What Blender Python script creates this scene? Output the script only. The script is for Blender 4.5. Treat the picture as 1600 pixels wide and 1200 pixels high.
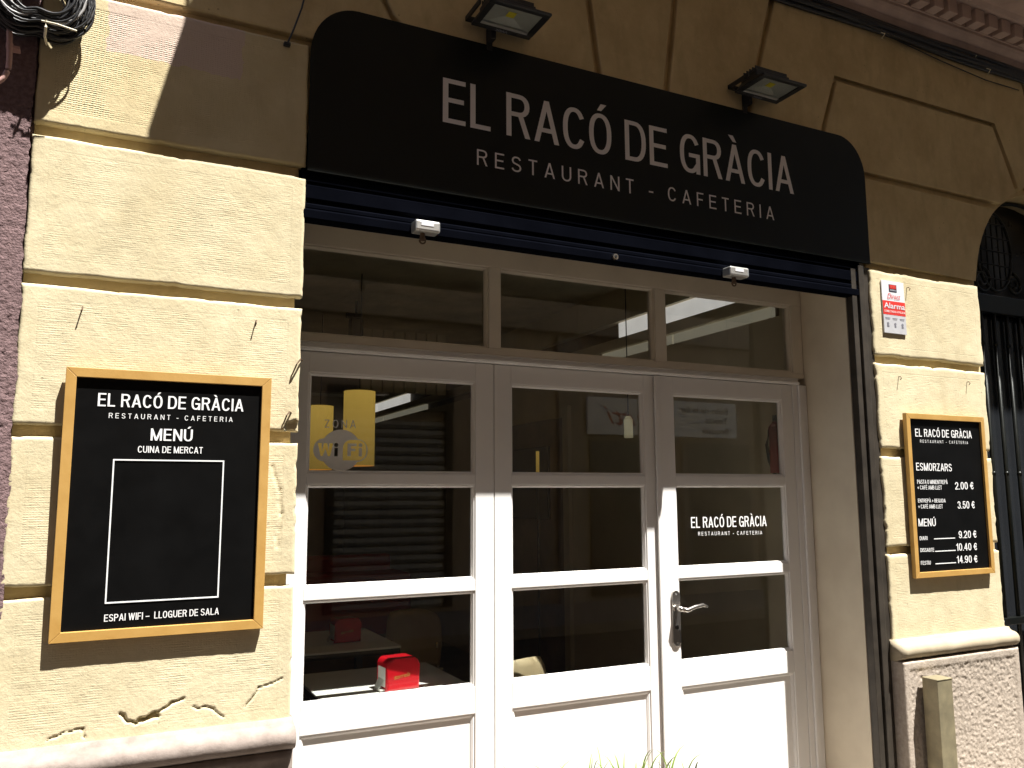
import bpy, bmesh, math, random
from mathutils import Vector, Matrix, noise as mnoise
random.seed(7)
for o in list(bpy.data.objects): bpy.data.objects.remove(o)
scene = bpy.context.scene
C = scene.collection
# ---------------------------------------------------------------- camera
EYE = 1.57; DIST = 2.9; FPX = 1300.0
YAW, PITCH, ROLL = 0.45997272, 0.13276328, 0.00504324
_f = Vector((math.sin(YAW)*math.cos(PITCH), math.cos(YAW)*math.cos(PITCH), math.sin(PITCH)))
_r = Vector((math.cos(YAW), -math.sin(YAW), 0)); _d = _f.cross(_r)
RT = math.cos(ROLL)*_r + math.sin(ROLL)*_d
DN = -math.sin(ROLL)*_r + math.cos(ROLL)*_d
CAM = Vector((0, -DIST, EYE))
cd = bpy.data.cameras.new('camera'); cam = bpy.data.objects.new('camera', cd); C.objects.link(cam)
cd.sensor_width = 36; cd.lens = FPX/1600*36; cd.clip_start = .05; cd.clip_end = 500
M = Matrix.Identity(4)
for i in range(3):
    M[i][0] = RT[i]; M[i][1] = -DN[i]; M[i][2] = -_f[i]; M[i][3] = CAM[i]
cam.matrix_world = M
scene.camera = cam
# ---------------------------------------------------------------- sky and sun
SUN = Vector((.66, -1, 2.85)).normalized()
W = bpy.data.worlds.new('World'); scene.world = W; W.use_nodes = True
nt = W.node_tree; nt.nodes.clear()
sk = nt.nodes.new('ShaderNodeTexSky'); sk.sky_type = 'NISHITA'; sk.sun_disc = False
sk.sun_elevation = math.asin(SUN.z); sk.sun_rotation = math.atan2(SUN.x, SUN.y)
bg = nt.nodes.new('ShaderNodeBackground'); bg.inputs['Strength'].default_value = .06
wo = nt.nodes.new('ShaderNodeOutputWorld')
nt.links.new(sk.outputs[0], bg.inputs[0]); nt.links.new(bg.outputs[0], wo.inputs[0])
sl = bpy.data.lights.new('sun', 'SUN'); sl.energy = 5.0; sl.angle = math.radians(.5); sl.color = (1, .97, .92)
so = bpy.data.objects.new('sun', sl); C.objects.link(so); so.location = (3, -8, 14)
so.rotation_euler = (-SUN).to_track_quat('-Z', 'Y').to_euler()
scene.view_settings.view_transform = 'Standard'; scene.view_settings.look = 'None'
scene.view_settings.exposure = 1.55; scene.view_settings.gamma = 1
# ---------------------------------------------------------------- pixel -> point helpers (photo pixels, 1600x1200)
def ray(x, y): return RT*((x-800)/FPX) + DN*((y-600)/FPX) + _f
def P(x, y, Y=0.0):
    d = ray(x, y); return CAM + d*((Y+DIST)/d.y)
def PZ(x, y, Z):
    d = ray(x, y); return CAM + d*((Z-EYE)/d.z)
# ---------------------------------------------------------------- materials
MATS = {}
def nodes(name):
    m = bpy.data.materials.new(name); m.use_nodes = True; t = m.node_tree
    b = t.nodes['Principled BSDF']; MATS[name] = m
    return m, t, b
def N(t, kind, **kw):
    n = t.nodes.new(kind)
    for k, v in kw.items():
        if k in n.inputs: n.inputs[k].default_value = v
        else: setattr(n, k, v)
    return n
def math_n(t, op, a, b=None, clamp=False):
    n = t.nodes.new('ShaderNodeMath'); n.operation = op; n.use_clamp = clamp
    for i, v in enumerate((a, b)):
        if v is None: continue
        if isinstance(v, (int, float)): n.inputs[i].default_value = v
        else: t.links.new(v, n.inputs[i])
    return n.outputs[0]
def mixc(t, fac, a, b):
    n = t.nodes.new('ShaderNodeMix'); n.data_type = 'RGBA'
    for s, v in ((n.inputs[0], fac), (n.inputs[6], a), (n.inputs[7], b)):
        if isinstance(v, (int, float)): s.default_value = v
        elif isinstance(v, tuple): s.default_value = (*v, 1) if len(v) == 3 else v
        else: t.links.new(v, s)
    return n.outputs[2]
def mixv(t, a, b, k): return math_n(t, 'ADD', math_n(t, 'MULTIPLY', a, k), math_n(t, 'MULTIPLY', b, 1-k))
def ramp(t, src, a, b):
    n = t.nodes.new('ShaderNodeMapRange'); n.inputs[1].default_value = a; n.inputs[2].default_value = b
    t.links.new(src, n.inputs[0]); return n.outputs[0]
def noise_n(t, scale, detail=4, rough=.6, vec=None):
    n = N(t, 'ShaderNodeTexNoise', Scale=scale, Detail=detail, Roughness=rough)
    if vec: t.links.new(vec, n.inputs['Vector'])
    else:
        tc = t.nodes.new('ShaderNodeTexCoord'); t.links.new(tc.outputs['Object'], n.inputs['Vector'])
    return n.outputs['Fac']
def pm(name, col, rough=.6, var=.12, vscale=6, bump=.15, bscale=150, metal=0, spec=.5, dark=None, bdist=.002, coat=0):
    """plain procedural material: base colour with mottling, fine bump, uneven gloss"""
    m, t, b = nodes(name)
    nz = noise_n(t, vscale)
    dk = dark or tuple(c*(1-var*2) for c in col)
    c = mixc(t, ramp(t, nz, .3, .7), dk, col)
    t.links.new(c, b.inputs['Base Color'])
    nr = noise_n(t, vscale*3)
    t.links.new(math_n(t, 'ADD', math_n(t, 'MULTIPLY', nr, rough*.35), rough*.8), b.inputs['Roughness'])
    b.inputs['Metallic'].default_value = metal; b.inputs['Specular IOR Level'].default_value = spec
    b.inputs['Coat Weight'].default_value = coat
    if bump:
        bn = N(t, 'ShaderNodeBump', Strength=bump, Distance=bdist)
        t.links.new(noise_n(t, bscale, 5), bn.inputs['Height']); t.links.new(bn.outputs[0], b.inputs['Normal'])
    return m
def emit(name, col, strength):
    m, t, b = nodes(name)
    b.inputs['Base Color'].default_value = (*col, 1)
    b.inputs['Emission Color'].default_value = (*col, 1)
    nz = noise_n(t, 9)
    t.links.new(math_n(t, 'ADD', math_n(t, 'MULTIPLY', nz, strength*.4), strength*.8), b.inputs['Emission Strength'])
    return m
def stucco(name, col, dk, comb=1.0, dots=.5, patch=None, grime=.28):
    m, t, b = nodes(name)
    tc = t.nodes.new('ShaderNodeTexCoord'); ob = tc.outputs['Object']
    big = noise_n(t, 2.6, 5, .65, ob); mid = noise_n(t, 17, 5, .6, ob)
    c = mixc(t, ramp(t, big, .36, .68), dk, col)
    c = mixc(t, math_n(t, 'MULTIPLY', ramp(t, mid, .52, .78), .35), c, tuple(min(.95, v*1.12) for v in col))
    # grime: vertical streaks
    mp = N(t, 'ShaderNodeMapping', Scale=(6, 6, 2.2)); t.links.new(ob, mp.inputs[0])
    st = noise_n(t, 1.6, 4, .6, mp.outputs[0])
    c = mixc(t, math_n(t, 'MULTIPLY', ramp(t, st, .5, .78), grime), c, tuple(v*.55 for v in dk))
    sp = t.nodes.new('ShaderNodeTexVoronoi'); sp.inputs['Scale'].default_value = 22; t.links.new(ob, sp.inputs['Vector'])
    spk = math_n(t, 'MULTIPLY', math_n(t, 'LESS_THAN', sp.outputs['Distance'], .085), math_n(t, 'GREATER_THAN', big, .55))
    c = mixc(t, math_n(t, 'MULTIPLY', spk, .45), c, (.16, .12, .07))
    if patch:   # patches where the paint has gone and pale pinkish-grey render shows
        xyz = t.nodes.new('ShaderNodeSeparateXYZ'); t.links.new(ob, xyz.inputs[0])
        x0, x1, z0, z1 = patch
        wob = math_n(t, 'MULTIPLY', math_n(t, 'SUBTRACT', mid, .5), .05)
        def inside(v, a, bb):
            v = math_n(t, 'ADD', v, wob)
            return math_n(t, 'MULTIPLY', math_n(t, 'GREATER_THAN', v, a), math_n(t, 'LESS_THAN', v, bb))
        k = math_n(t, 'MULTIPLY', inside(xyz.outputs[0], x0, x1), inside(xyz.outputs[2], z0, z1))
        c = mixc(t, math_n(t, 'MULTIPLY', k, .85), c, (.60, .47, .40))
    t.links.new(c, b.inputs['Base Color']); b.inputs['Roughness'].default_value = .9
    b.inputs['Specular IOR Level'].default_value = .2
    # relief: horizontal tooling lines crossed by fine vertical ones, kept off the smooth margin of each block
    at = N(t, 'ShaderNodeAttribute', attribute_name='edge')
    msk = ramp(t, at.outputs['Fac'], .045, .05)
    w1 = N(t, 'ShaderNodeTexWave', Scale=44, Distortion=3.0, Detail=2); w1.inputs['Detail Scale'].default_value = 3; w1.bands_direction = 'Z'
    w2 = N(t, 'ShaderNodeTexWave', Scale=40, Distortion=2.0, Detail=1); w2.bands_direction = 'X'
    t.links.new(ob, w1.inputs[0]); t.links.new(ob, w2.inputs[0])
    mpl = N(t, 'ShaderNodeMapping', Scale=(16, 16, 240)); t.links.new(ob, mpl.inputs[0])
    stri = ramp(t, noise_n(t, 1, 2, .5, mpl.outputs[0]), .42, .62)
    lines = math_n(t, 'MULTIPLY', w1.outputs['Fac'], math_n(t, 'ADD', math_n(t, 'MULTIPLY', w2.outputs['Fac'], .6), .4))
    lines = mixv(t, lines, stri, dots)
    patchy = ramp(t, noise_n(t, 5, 3, .6, ob), .38, .62)
    h = math_n(t, 'MULTIPLY', math_n(t, 'MULTIPLY', lines, patchy), math_n(t, 'MULTIPLY', msk, -comb))
    h = math_n(t, 'ADD', h, math_n(t, 'MULTIPLY', noise_n(t, 90, 6, .7, ob), .9))
    groove = math_n(t, 'MULTIPLY', math_n(t, 'LESS_THAN', math_n(t, 'ABSOLUTE', math_n(t, 'SUBTRACT', at.outputs['Fac'], .047)), .0025), -.9)
    h = math_n(t, 'ADD', h, groove)
    bn = N(t, 'ShaderNodeBump', Strength=.6, Distance=.003)
    t.links.new(h, bn.inputs['Height']); t.links.new(bn.outputs[0], b.inputs['Normal'])
    return m
YEL = (.68, .60, .405); YDK = (.57, .485, .305)
stucco('stucco', YEL, YDK, .42)
stucco('stucco_dotted', (.66, .565, .35), (.56, .46, .265), 1.3, dots=.8, patch=(-.05, .38, EYE+1.46, EYE+1.66))
stucco('stucco_upper', (.70, .565, .315), (.54, .415, .22), .4, grime=.4)
def roughcast(name, col, dk, sc=120, dist=.006):
    m, t, b = nodes(name)
    c = mixc(t, ramp(t, noise_n(t, sc*.6, 3), .35, .65), dk, col)
    c = mixc(t, math_n(t, 'MULTIPLY', ramp(t, noise_n(t, 1.7, 4), .45, .75), .4), c, tuple(v*.7 for v in dk))
    t.links.new(c, b.inputs['Base Color']); b.inputs['Roughness'].default_value = .95; b.inputs['Specular IOR Level'].default_value = .15
    bn = N(t, 'ShaderNodeBump', Strength=.9, Distance=dist)
    t.links.new(noise_n(t, sc, 4, .6), bn.inputs['Height']); t.links.new(bn.outputs[0], b.inputs['Normal'])
roughcast('pink_roughcast', (.26, .175, .175), (.165, .11, .11))
roughcast('plinth_stone', (.47, .40, .33), (.37, .31, .25), 90, .003)
pm('moulding_stone', (.34, .285, .25), .85, .2, 16, .7, 70, dark=(.22, .18, .155), spec=.25)
pm('plinth_cap', (.44, .37, .26), .8, .12, 8, .3, 120, spec=.25)
pm('balcony_stone', (.56, .42, .36), .85, .16, 5, .3, 110, spec=.2)
pm('reveal_paint', (.70, .62, .48), .7, .09, 3, .15, 60, spec=.3, dark=(.58, .50, .38))
pm('white_paint', (.82, .80, .77), .42, .035, 3, .05, 60, spec=.45)
pm('cream_paint', (.74, .67, .55), .5, .06, 4, .06, 60, spec=.4)
pm('sign_black', (.005, .006, .0045), .42, .15, 3, .05, 300, spec=.22)
pm('letter_white', (.80, .75, .72), .6, .03, 30, 0)
pm('letter_bright', (.86, .86, .85), .55, .02, 30, 0)
pm('vinyl_grey', (.92, .91, .89), .6, .03, 30, 0)
pm('shutter_blue', (.0035, .004, .0065), .6, .2, 5, .08, 200, spec=0)
pm('dark_metal', (.03, .028, .026), .45, .2, 9, .1, 200, metal=.3)
pm('rail_metal', (.07, .058, .045), .5, .25, 9, .15, 120, metal=.3)
pm('zinc', (.66, .65, .62), .38, .08, 40, .1, 400, metal=.75)
pm('rust', (.16, .10, .06), .7, .2, 60, .3, 300, metal=.4)
pm('nickel', (.56, .53, .49), .26, .06, 30, .05, 200, metal=.95)
pm('pine_frame', (.52, .31, .09), .5, .1, 12, .1, 130, dark=(.44, .245, .06))
pm('board_black', (.005, .005, .005), .4, .2, 9, .04, 300, spec=.12)
pm('black_plastic', (.015, .015, .016), .45, .15, 20, .1, 300)
pm('reflector', (.50, .49, .46), .35, .05, 20, .05, 200, metal=.3)
pm('led_yellow', (.75, .62, .03), .5, .05, 50, 0)
pm('cable_black', (.02, .02, .022), .45, .2, 20, .1, 300)
pm('cable_grey', (.42, .41, .40), .5, .12, 30, .1, 300)
pm('tie_cream', (.72, .66, .50), .6, .05, 30, 0)
pm('conduit_pink', (.55, .33, .29), .5, .1, 15, .15, 200)
pm('plate_white', (.72, .72, .75), .4, .04, 20, 0)
pm('plate_grey', (.52, .52, .54), .4, .05, 20, 0)
pm('plate_red', (.68, .045, .035), .4, .05, 20, 0)
pm('plate_dark', (.03, .03, .05), .4, .05, 20, 0)
pm('icon_grey', (.20, .20, .23), .5, .05, 20, 0)
pm('brass_post', (.36, .31, .19), .5, .12, 12, .1, 150, metal=.35, dark=(.22, .19, .12))
pm('iron', (.012, .014, .012), .35, .2, 20, .15, 150, metal=.5)
pm('gate_wood', (.012, .010, .008), .3, .2, 5, .1, 60)
pm('red_plastic', (.62, .008, .018), .22, .04, 20, .02, 80, coat=.6)
pm('paper', (.80, .79, .74), .8, .04, 60, .2, 200)
pm('gold', (.52, .33, .07), .4, .1, 40, 0, metal=.4)
pm('table_top', (.84, .82, .78), .4, .06, 8, .05, 100)
pm('table_edge', (.05, .045, .04), .5, .1, 8, .05, 100)
pm('chair_wood', (.78, .65, .43), .4, .1, 10, .06, 90, dark=(.70, .56, .35))
pm('chrome', (.55, .55, .55), .2, .05, 30, 0, metal=1)
pm('bench_red', (.34, .035, .03), .55, .12, 8, .15, 120)
pm('inner_wall', (.46, .385, .28), .8, .12, 2.5, .15, 60)
pm('inner_cream', (.66, .58, .42), .8, .1, 2.5, .15, 60)
pm('inner_ceiling', (.60, .54, .40), .85, .2, 3, .6, 14, bdist=.01)
pm('inner_floor', (.30, .235, .17), .4, .2, 5, .1, 60)
pm('inner_wood', (.24, .165, .10), .6, .2, 4, .15, 60)
pm('tv_black', (.006, .006, .007), .15, .1, 8, 0)
m = emit('lamp_shade', (1.0, .64, .13), .12)
t = m.node_tree; tc = t.nodes.new('ShaderNodeTexCoord'); sx = t.nodes.new('ShaderNodeSeparateXYZ'); t.links.new(tc.outputs['Object'], sx.inputs[0])
mr = N(t, 'ShaderNodeMapRange'); mr.inputs[1].default_value = EYE+.18; mr.inputs[2].default_value = EYE+.72; mr.inputs[3].default_value = .045; mr.inputs[4].default_value = .12; t.links.new(sx.outputs[2], mr.inputs[0]); t.links.new(mr.outputs[0], t.nodes['Principled BSDF'].inputs['Emission Strength'])
emit('lamp_white', (.95, .85, .55), .045)
emit('strip_light', (.92, .88, .85), .17)
emit('strip_dim', (.80, .74, .58), .05)
pm('asphalt', (.06, .058, .055), .9, .2, 12, .5, 200, bdist=.004)
pm('paving', (.27, .24, .205), .85, .12, 6, .3, 150)
pm('kerb_stone', (.30, .28, .26), .85, .12, 9, .3, 150)
pm('opposite_render', (.42, .345, .265), .9, .12, 1.2, .3, 70)
pm('opposite_stone', (.36, .31, .25), .9, .12, 2, .3, 70)
pm('opposite_shutter', (.34, .34, .33), .5, .1, 3, .1, 60, metal=.3)
pm('opposite_sign', (.90, .90, .88), .5, .05, 4, 0)
pm('script_red', (.50, .06, .04), .5, .05, 20, 0)
pm('text_dark', (.05, .05, .06), .5, .05, 20, 0)
pm('window_dark', (.02, .022, .025), .12, .1, 3, 0)
pm('terracotta', (.42, .17, .09), .8, .12, 14, .3, 120)
pm('soil', (.05, .035, .022), .95, .2, 40, .5, 100)
m, t, b = nodes('leaf')
c = mixc(t, noise_n(t, 25), (.10, .19, .03), (.34, .42, .10)); t.links.new(c, b.inputs['Base Color']); b.inputs['Roughness'].default_value = .45
b.inputs['Transmission Weight'].default_value = 0
m, t, b = nodes('glass')
gl = N(t, 'ShaderNodeBsdfGlossy', Roughness=.004); tr = N(t, 'ShaderNodeBsdfTransparent', Color=(.96, .975, .96, 1))
fr = N(t, 'ShaderNodeFresnel', IOR=1.6); mx = t.nodes.new('ShaderNodeMixShader')
geo = t.nodes.new('ShaderNodeNewGeometry'); ir = N(t, 'ShaderNodeMapRange'); ir.inputs[3].default_value = 1.6; ir.inputs[4].default_value = 1/1.6
t.links.new(geo.outputs['Backfacing'], ir.inputs[0]); t.links.new(ir.outputs[0], fr.inputs['IOR'])
gn = N(t, 'ShaderNodeBump', Strength=.02, Distance=.001); t.links.new(noise_n(t, 2, 1), gn.inputs['Height']); t.links.new(gn.outputs[0], gl.inputs['Normal'])
t.links.new(fr.outputs[0], mx.inputs[0]); t.links.new(tr.outputs[0], mx.inputs[1]); t.links.new(gl.outputs[0], mx.inputs[2])
t.links.new(mx.outputs[0], t.nodes['Material Output'].inputs[0])
# ---------------------------------------------------------------- object helpers
def tag(o, label, cat, group=None, kind=None):
    if label: o['label'] = label
    if cat: o['category'] = cat
    if group: o['group'] = group
    if kind: o['kind'] = kind
    return o
def thing(name, label, cat, loc=(0, 0, 0), group=None):
    o = bpy.data.objects.new(name, None); C.objects.link(o); o.location = loc; o.empty_display_size = .1
    return tag(o, label, cat, group)
def link(name, me, mat, parent=None, smooth=False):
    o = bpy.data.objects.new(name, me); C.objects.link(o)
    me.materials.clear(); me.materials.append(MATS[mat])
    if smooth:
        for p in me.polygons: p.use_smooth = True
    if parent:
        root = parent
        off = Vector((0, 0, 0))
        o.parent = parent
        while root.parent: root = root.parent
        if parent is root: o.matrix_parent_inverse = Matrix.Translation(-Vector(root.location))
    return o
class MB:
    """collects shapes in world coordinates, then links them as one mesh"""
    def __init__(s): s.bm = bmesh.new()
    def box(s, x0, x1, y0, y1, z0, z1, bev=0, seg=2):
        v = [s.bm.verts.new((x, y, z)) for x in (x0, x1) for y in (y0, y1) for z in (z0, z1)]
        fs = [(0, 1, 3, 2), (4, 6, 7, 5), (0, 4, 5, 1), (2, 3, 7, 6), (0, 2, 6, 4), (1, 5, 7, 3)]
        ff = [s.bm.faces.new([v[i] for i in f]) for f in fs]
        if bev:
            es = list({e for f in ff for e in f.edges})
            bmesh.ops.bevel(s.bm, geom=es, offset=bev, segments=seg, affect='EDGES', profile=.5)
        return s
    def prism(s, pts, y0, y1, bev=0):
        """polygon of (x, z) extruded from y0 (front) to y1"""
        a = [s.bm.verts.new((x, y0, z)) for x, z in pts]; b = [s.bm.verts.new((x, y1, z)) for x, z in pts]
        n = len(pts)
        f = s.bm.faces.new(a); s.bm.faces.new(list(reversed(b)))
        for i in range(n): s.bm.faces.new((a[i], b[i], b[(i+1) % n], a[(i+1) % n]))
        if bev: bmesh.ops.bevel(s.bm, geom=list(f.edges), offset=bev, segments=2, affect='EDGES', profile=.5)
        return s
    def profile_x(s, pts, x0, x1):
        """profile of (y, z) swept along X"""
        a = [s.bm.verts.new((x0, y, z)) for y, z in pts]; b = [s.bm.verts.new((x1, y, z)) for y, z in pts]
        n = len(pts); s.bm.faces.new(a); s.bm.faces.new(list(reversed(b)))
        for i in range(n): s.bm.faces.new((a[i], b[i], b[(i+1) % n], a[(i+1) % n]))
        return s
    def tube(s, pts, r, seg=8, closed=False):
        pts = [Vector(p) for p in pts]; n = len(pts); rings = []
        for i, p in enumerate(pts):
            if closed: d = pts[(i+1) % n]-pts[i-1]
            else: d = pts[min(i+1, n-1)]-pts[max(i-1, 0)]
            if d.length < 1e-9: d = Vector((0, 0, 1))
            d.normalize(); u = d.orthogonal() if abs(d.z) > .99 else d.cross(Vector((0, 0, 1)))
            u.normalize(); w = d.cross(u); rr = r[i] if isinstance(r, (list, tuple)) else r
            rings.append([s.bm.verts.new(p + (u*math.cos(k*2*math.pi/seg) + w*math.sin(k*2*math.pi/seg))*rr) for k in range(seg)])
        for i in range(n if closed else n-1):
            A, B = rings[i], rings[(i+1) % n]
            for k in range(seg): s.bm.faces.new((A[k], A[(k+1) % seg], B[(k+1) % seg], B[k]))
        if not closed:
            s.bm.faces.new(list(reversed(rings[0]))); s.bm.faces.new(rings[-1])
        return s
    def cyl(s, c, r0, r1, z0, z1, seg=24, cap=True):
        a = [s.bm.verts.new((c[0]+r0*math.cos(k*2*math.pi/seg), c[1]+r0*math.sin(k*2*math.pi/seg), z0)) for k in range(seg)]
        b = [s.bm.verts.new((c[0]+r1*math.cos(k*2*math.pi/seg), c[1]+r1*math.sin(k*2*math.pi/seg), z1)) for k in range(seg)]
        for k in range(seg): s.bm.faces.new((a[k], a[(k+1) % seg], b[(k+1) % seg], b[k]))
        if cap: s.bm.faces.new(list(reversed(a))); s.bm.faces.new(b)
        return s
    def quad(s, a, b, c, d):
        s.bm.faces.new([s.bm.verts.new(p) for p in (a, b, c, d)]); return s
    def build(s, name, mat, parent=None, smooth=False):
        bmesh.ops.recalc_face_normals(s.bm, faces=s.bm.faces)
        me = bpy.data.meshes.new(name); s.bm.to_mesh(me); s.bm.free()
        return link(name, me, mat, parent, smooth)
def bx(name, mat, parent, *a, bev=0): return MB().box(*a, bev=bev).build(name, mat, parent)
# text: lettering from the built-in font, fitted to a width and a cap height
def text_curve(s, spacing=1.0, weight=0.0, shear=0.0, extrude=0.0):
    cu = bpy.data.curves.new('txt', 'FONT'); cu.body = s; cu.size = 1; cu.space_character = spacing; cu.offset = weight; cu.shear = shear
    cu.extrude = extrude; cu.resolution_u = 4
    return cu
def text_mesh(s, **k):
    cu = text_curve(s, **k); o = bpy.data.objects.new('txt', cu); C.objects.link(o)
    dg = bpy.context.evaluated_depsgraph_get(); dg.update()
    me = bpy.data.meshes.new_from_object(o.evaluated_get(dg)); bpy.data.objects.remove(o); bpy.data.curves.remove(cu)
    return me
_h = text_mesh('H'); CAP = max(v.co.y for v in _h.vertices); bpy.data.meshes.remove(_h)
# narrow grotesque capitals and figures drawn as strokes: (relative width, polylines in a unit box, diagonals with flat ends)
def _arc(cx, cz, rx, rz, a0, a1, n=10, e=1.0):
    out = []
    for i in range(n+1):
        a = math.radians(a0+(a1-a0)*i/n); c_, s_ = math.cos(a), math.sin(a)
        out.append((cx+rx*math.copysign(abs(c_)**e, c_), cz+rz*math.copysign(abs(s_)**e, s_)))
    return out
_O = _arc(.5, .5, .5, .5, 0, 360, 36, .86)
_C = _arc(.5, .5, .5, .5, 40, 320, 28, .86)
_S = _arc(.5, .745, .46, .255, 25, 180, 10, .9)+[(.07, .66), (.2, .57), (.5, .51), (.8, .445), (.95, .36)]+_arc(.5, .265, .5, .265, 0, -155, 12, .9)
GLY = {'E': (.50, [[(1, 1), (0, 1), (0, 0), (1, 0)], [(0, .52), (.9, .52)]], []), 'F': (.47, [[(1, 1), (0, 1), (0, 0)], [(0, .5), (.86, .5)]], []),
 'L': (.46, [[(0, 1), (0, 0), (1, 0)]], []), 'I': (.125, [[(0, 1), (0, 0)]], []), 'T': (.50, [[(0, 1), (1, 1)], [(.5, 1), (.5, 0)]], []),
 'R': (.56, [[(0, 0), (0, 1)], [(.05, 1)]+_arc(.55, .765, .42, .235, 90, -90, 10, .9)+[(0, .53)]], [(.60, .53, 1.0, 0)]),
 'P': (.53, [[(0, 0), (0, 1)], [(.05, 1)]+_arc(.55, .74, .45, .26, 90, -90, 10, .9)+[(0, .48)]], []),
 'D': (.57, [[(0, 0), (0, 1)]+_arc(.45, .5, .55, .5, 90, -90, 14, .86)+[(0, 0)]], []),
 'B': (.55, [[(0, 0), (0, 1)], [(.05, 1)]+_arc(.55, .765, .38, .235, 90, -90, 10, .9)+[(0, .53)], [(0, .53)]+_arc(.55, .265, .45, .265, 90, -90, 10, .9)+[(0, 0)]], []),
 'O': (.58, [_O], []), '0': (.50, [_O], []), 'C': (.56, [_C], []), 'G': (.58, [_C[:-1]+[(.86, .12), (1, .22), (1, .46), (.55, .46)], [(1, .3), (1, 0)]], []),
 'S': (.54, [_S], []), 'U': (.56, [[(0, 1)]+_arc(.5, .36, .5, .36, 180, 360, 14, .9)+[(1, 1)]], []),
 'A': (.60, [[(.27, .27), (.73, .27)]], [(0, 0, .5, 1), (1, 0, .5, 1)]), 'V': (.58, [], [(0, 1, .5, 0), (1, 1, .5, 0)]),
 'N': (.57, [[(0, 0), (0, 1)], [(1, 0), (1, 1)]], [(0, 1, 1, 0)]), 'M': (.70, [[(0, 0), (0, 1)], [(1, 0), (1, 1)]], [(0, 1, .5, 0), (1, 1, .5, 0)]),
 'W': (.82, [], [(0, 1, .25, 0), (.5, 1, .25, 0), (.5, 1, .75, 0), (1, 1, .75, 0)]), 'Z': (.50, [[(0, 1), (1, 1)], [(0, 0), (1, 0)]], [(1, 1, 0, 0)]), 'Y': (.56, [[(.5, .5), (.5, 0)]], [(0, 1, .5, .42), (1, 1, .5, .42)]),
 'H': (.57, [[(0, 0), (0, 1)], [(1, 0), (1, 1)], [(0, .52), (1, .52)]], []),
 '1': (.34, [[(1, 0), (1, 1)], [(1, .98), (.8, .86), (.2, .80)]], []), '2': (.50, [_arc(.5, .72, .48, .28, 170, 0, 10)+[(.93, .58), (.7, .42), (.3, .25), (.05, .06), (0, 0), (1, 0)]], []),
 '3': (.50, [_arc(.5, .755, .45, .245, 165, -80, 12)+[(.42, .51)]+_arc(.5, .255, .5, .255, 80, -165, 12)], []),
 '4': (.52, [[(.75, 0), (.75, 1)], [(.72, 1), (0, .26), (1, .26)]], []), '5': (.50, [[(.92, 1), (.18, 1), (.08, .52), (.3, .62)]+_arc(.5, .33, .5, .33, 80, -165, 12)], []),
 '9': (.50, [_arc(.5, .70, .5, .30, 0, 360, 22), [(1, .70), (1, .45)]+_arc(.5, .33, .5, .33, 0, -150, 10)], []),
 '€': (.56, [_arc(.58, .5, .42, .5, 45, 315, 26), [(-.02, .58), (.8, .58)], [(-.02, .42), (.74, .42)]], []),
 '+': (.50, [[(0, .42), (1, .42)], [(.5, .15), (.5, .70)]], []), '-': (.30, [[(0, .36), (1, .36)]], []), '–': (.5, [[(0, .36), (1, .36)]], []), '.': (.125, [[(0, 0), (0, .001)]], [])}
ACC = {'À': ('A', -1), 'È': ('E', -1), 'Ó': ('O', 1), 'Ú': ('U', 1), 'Í': ('I', 1)}
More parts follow.
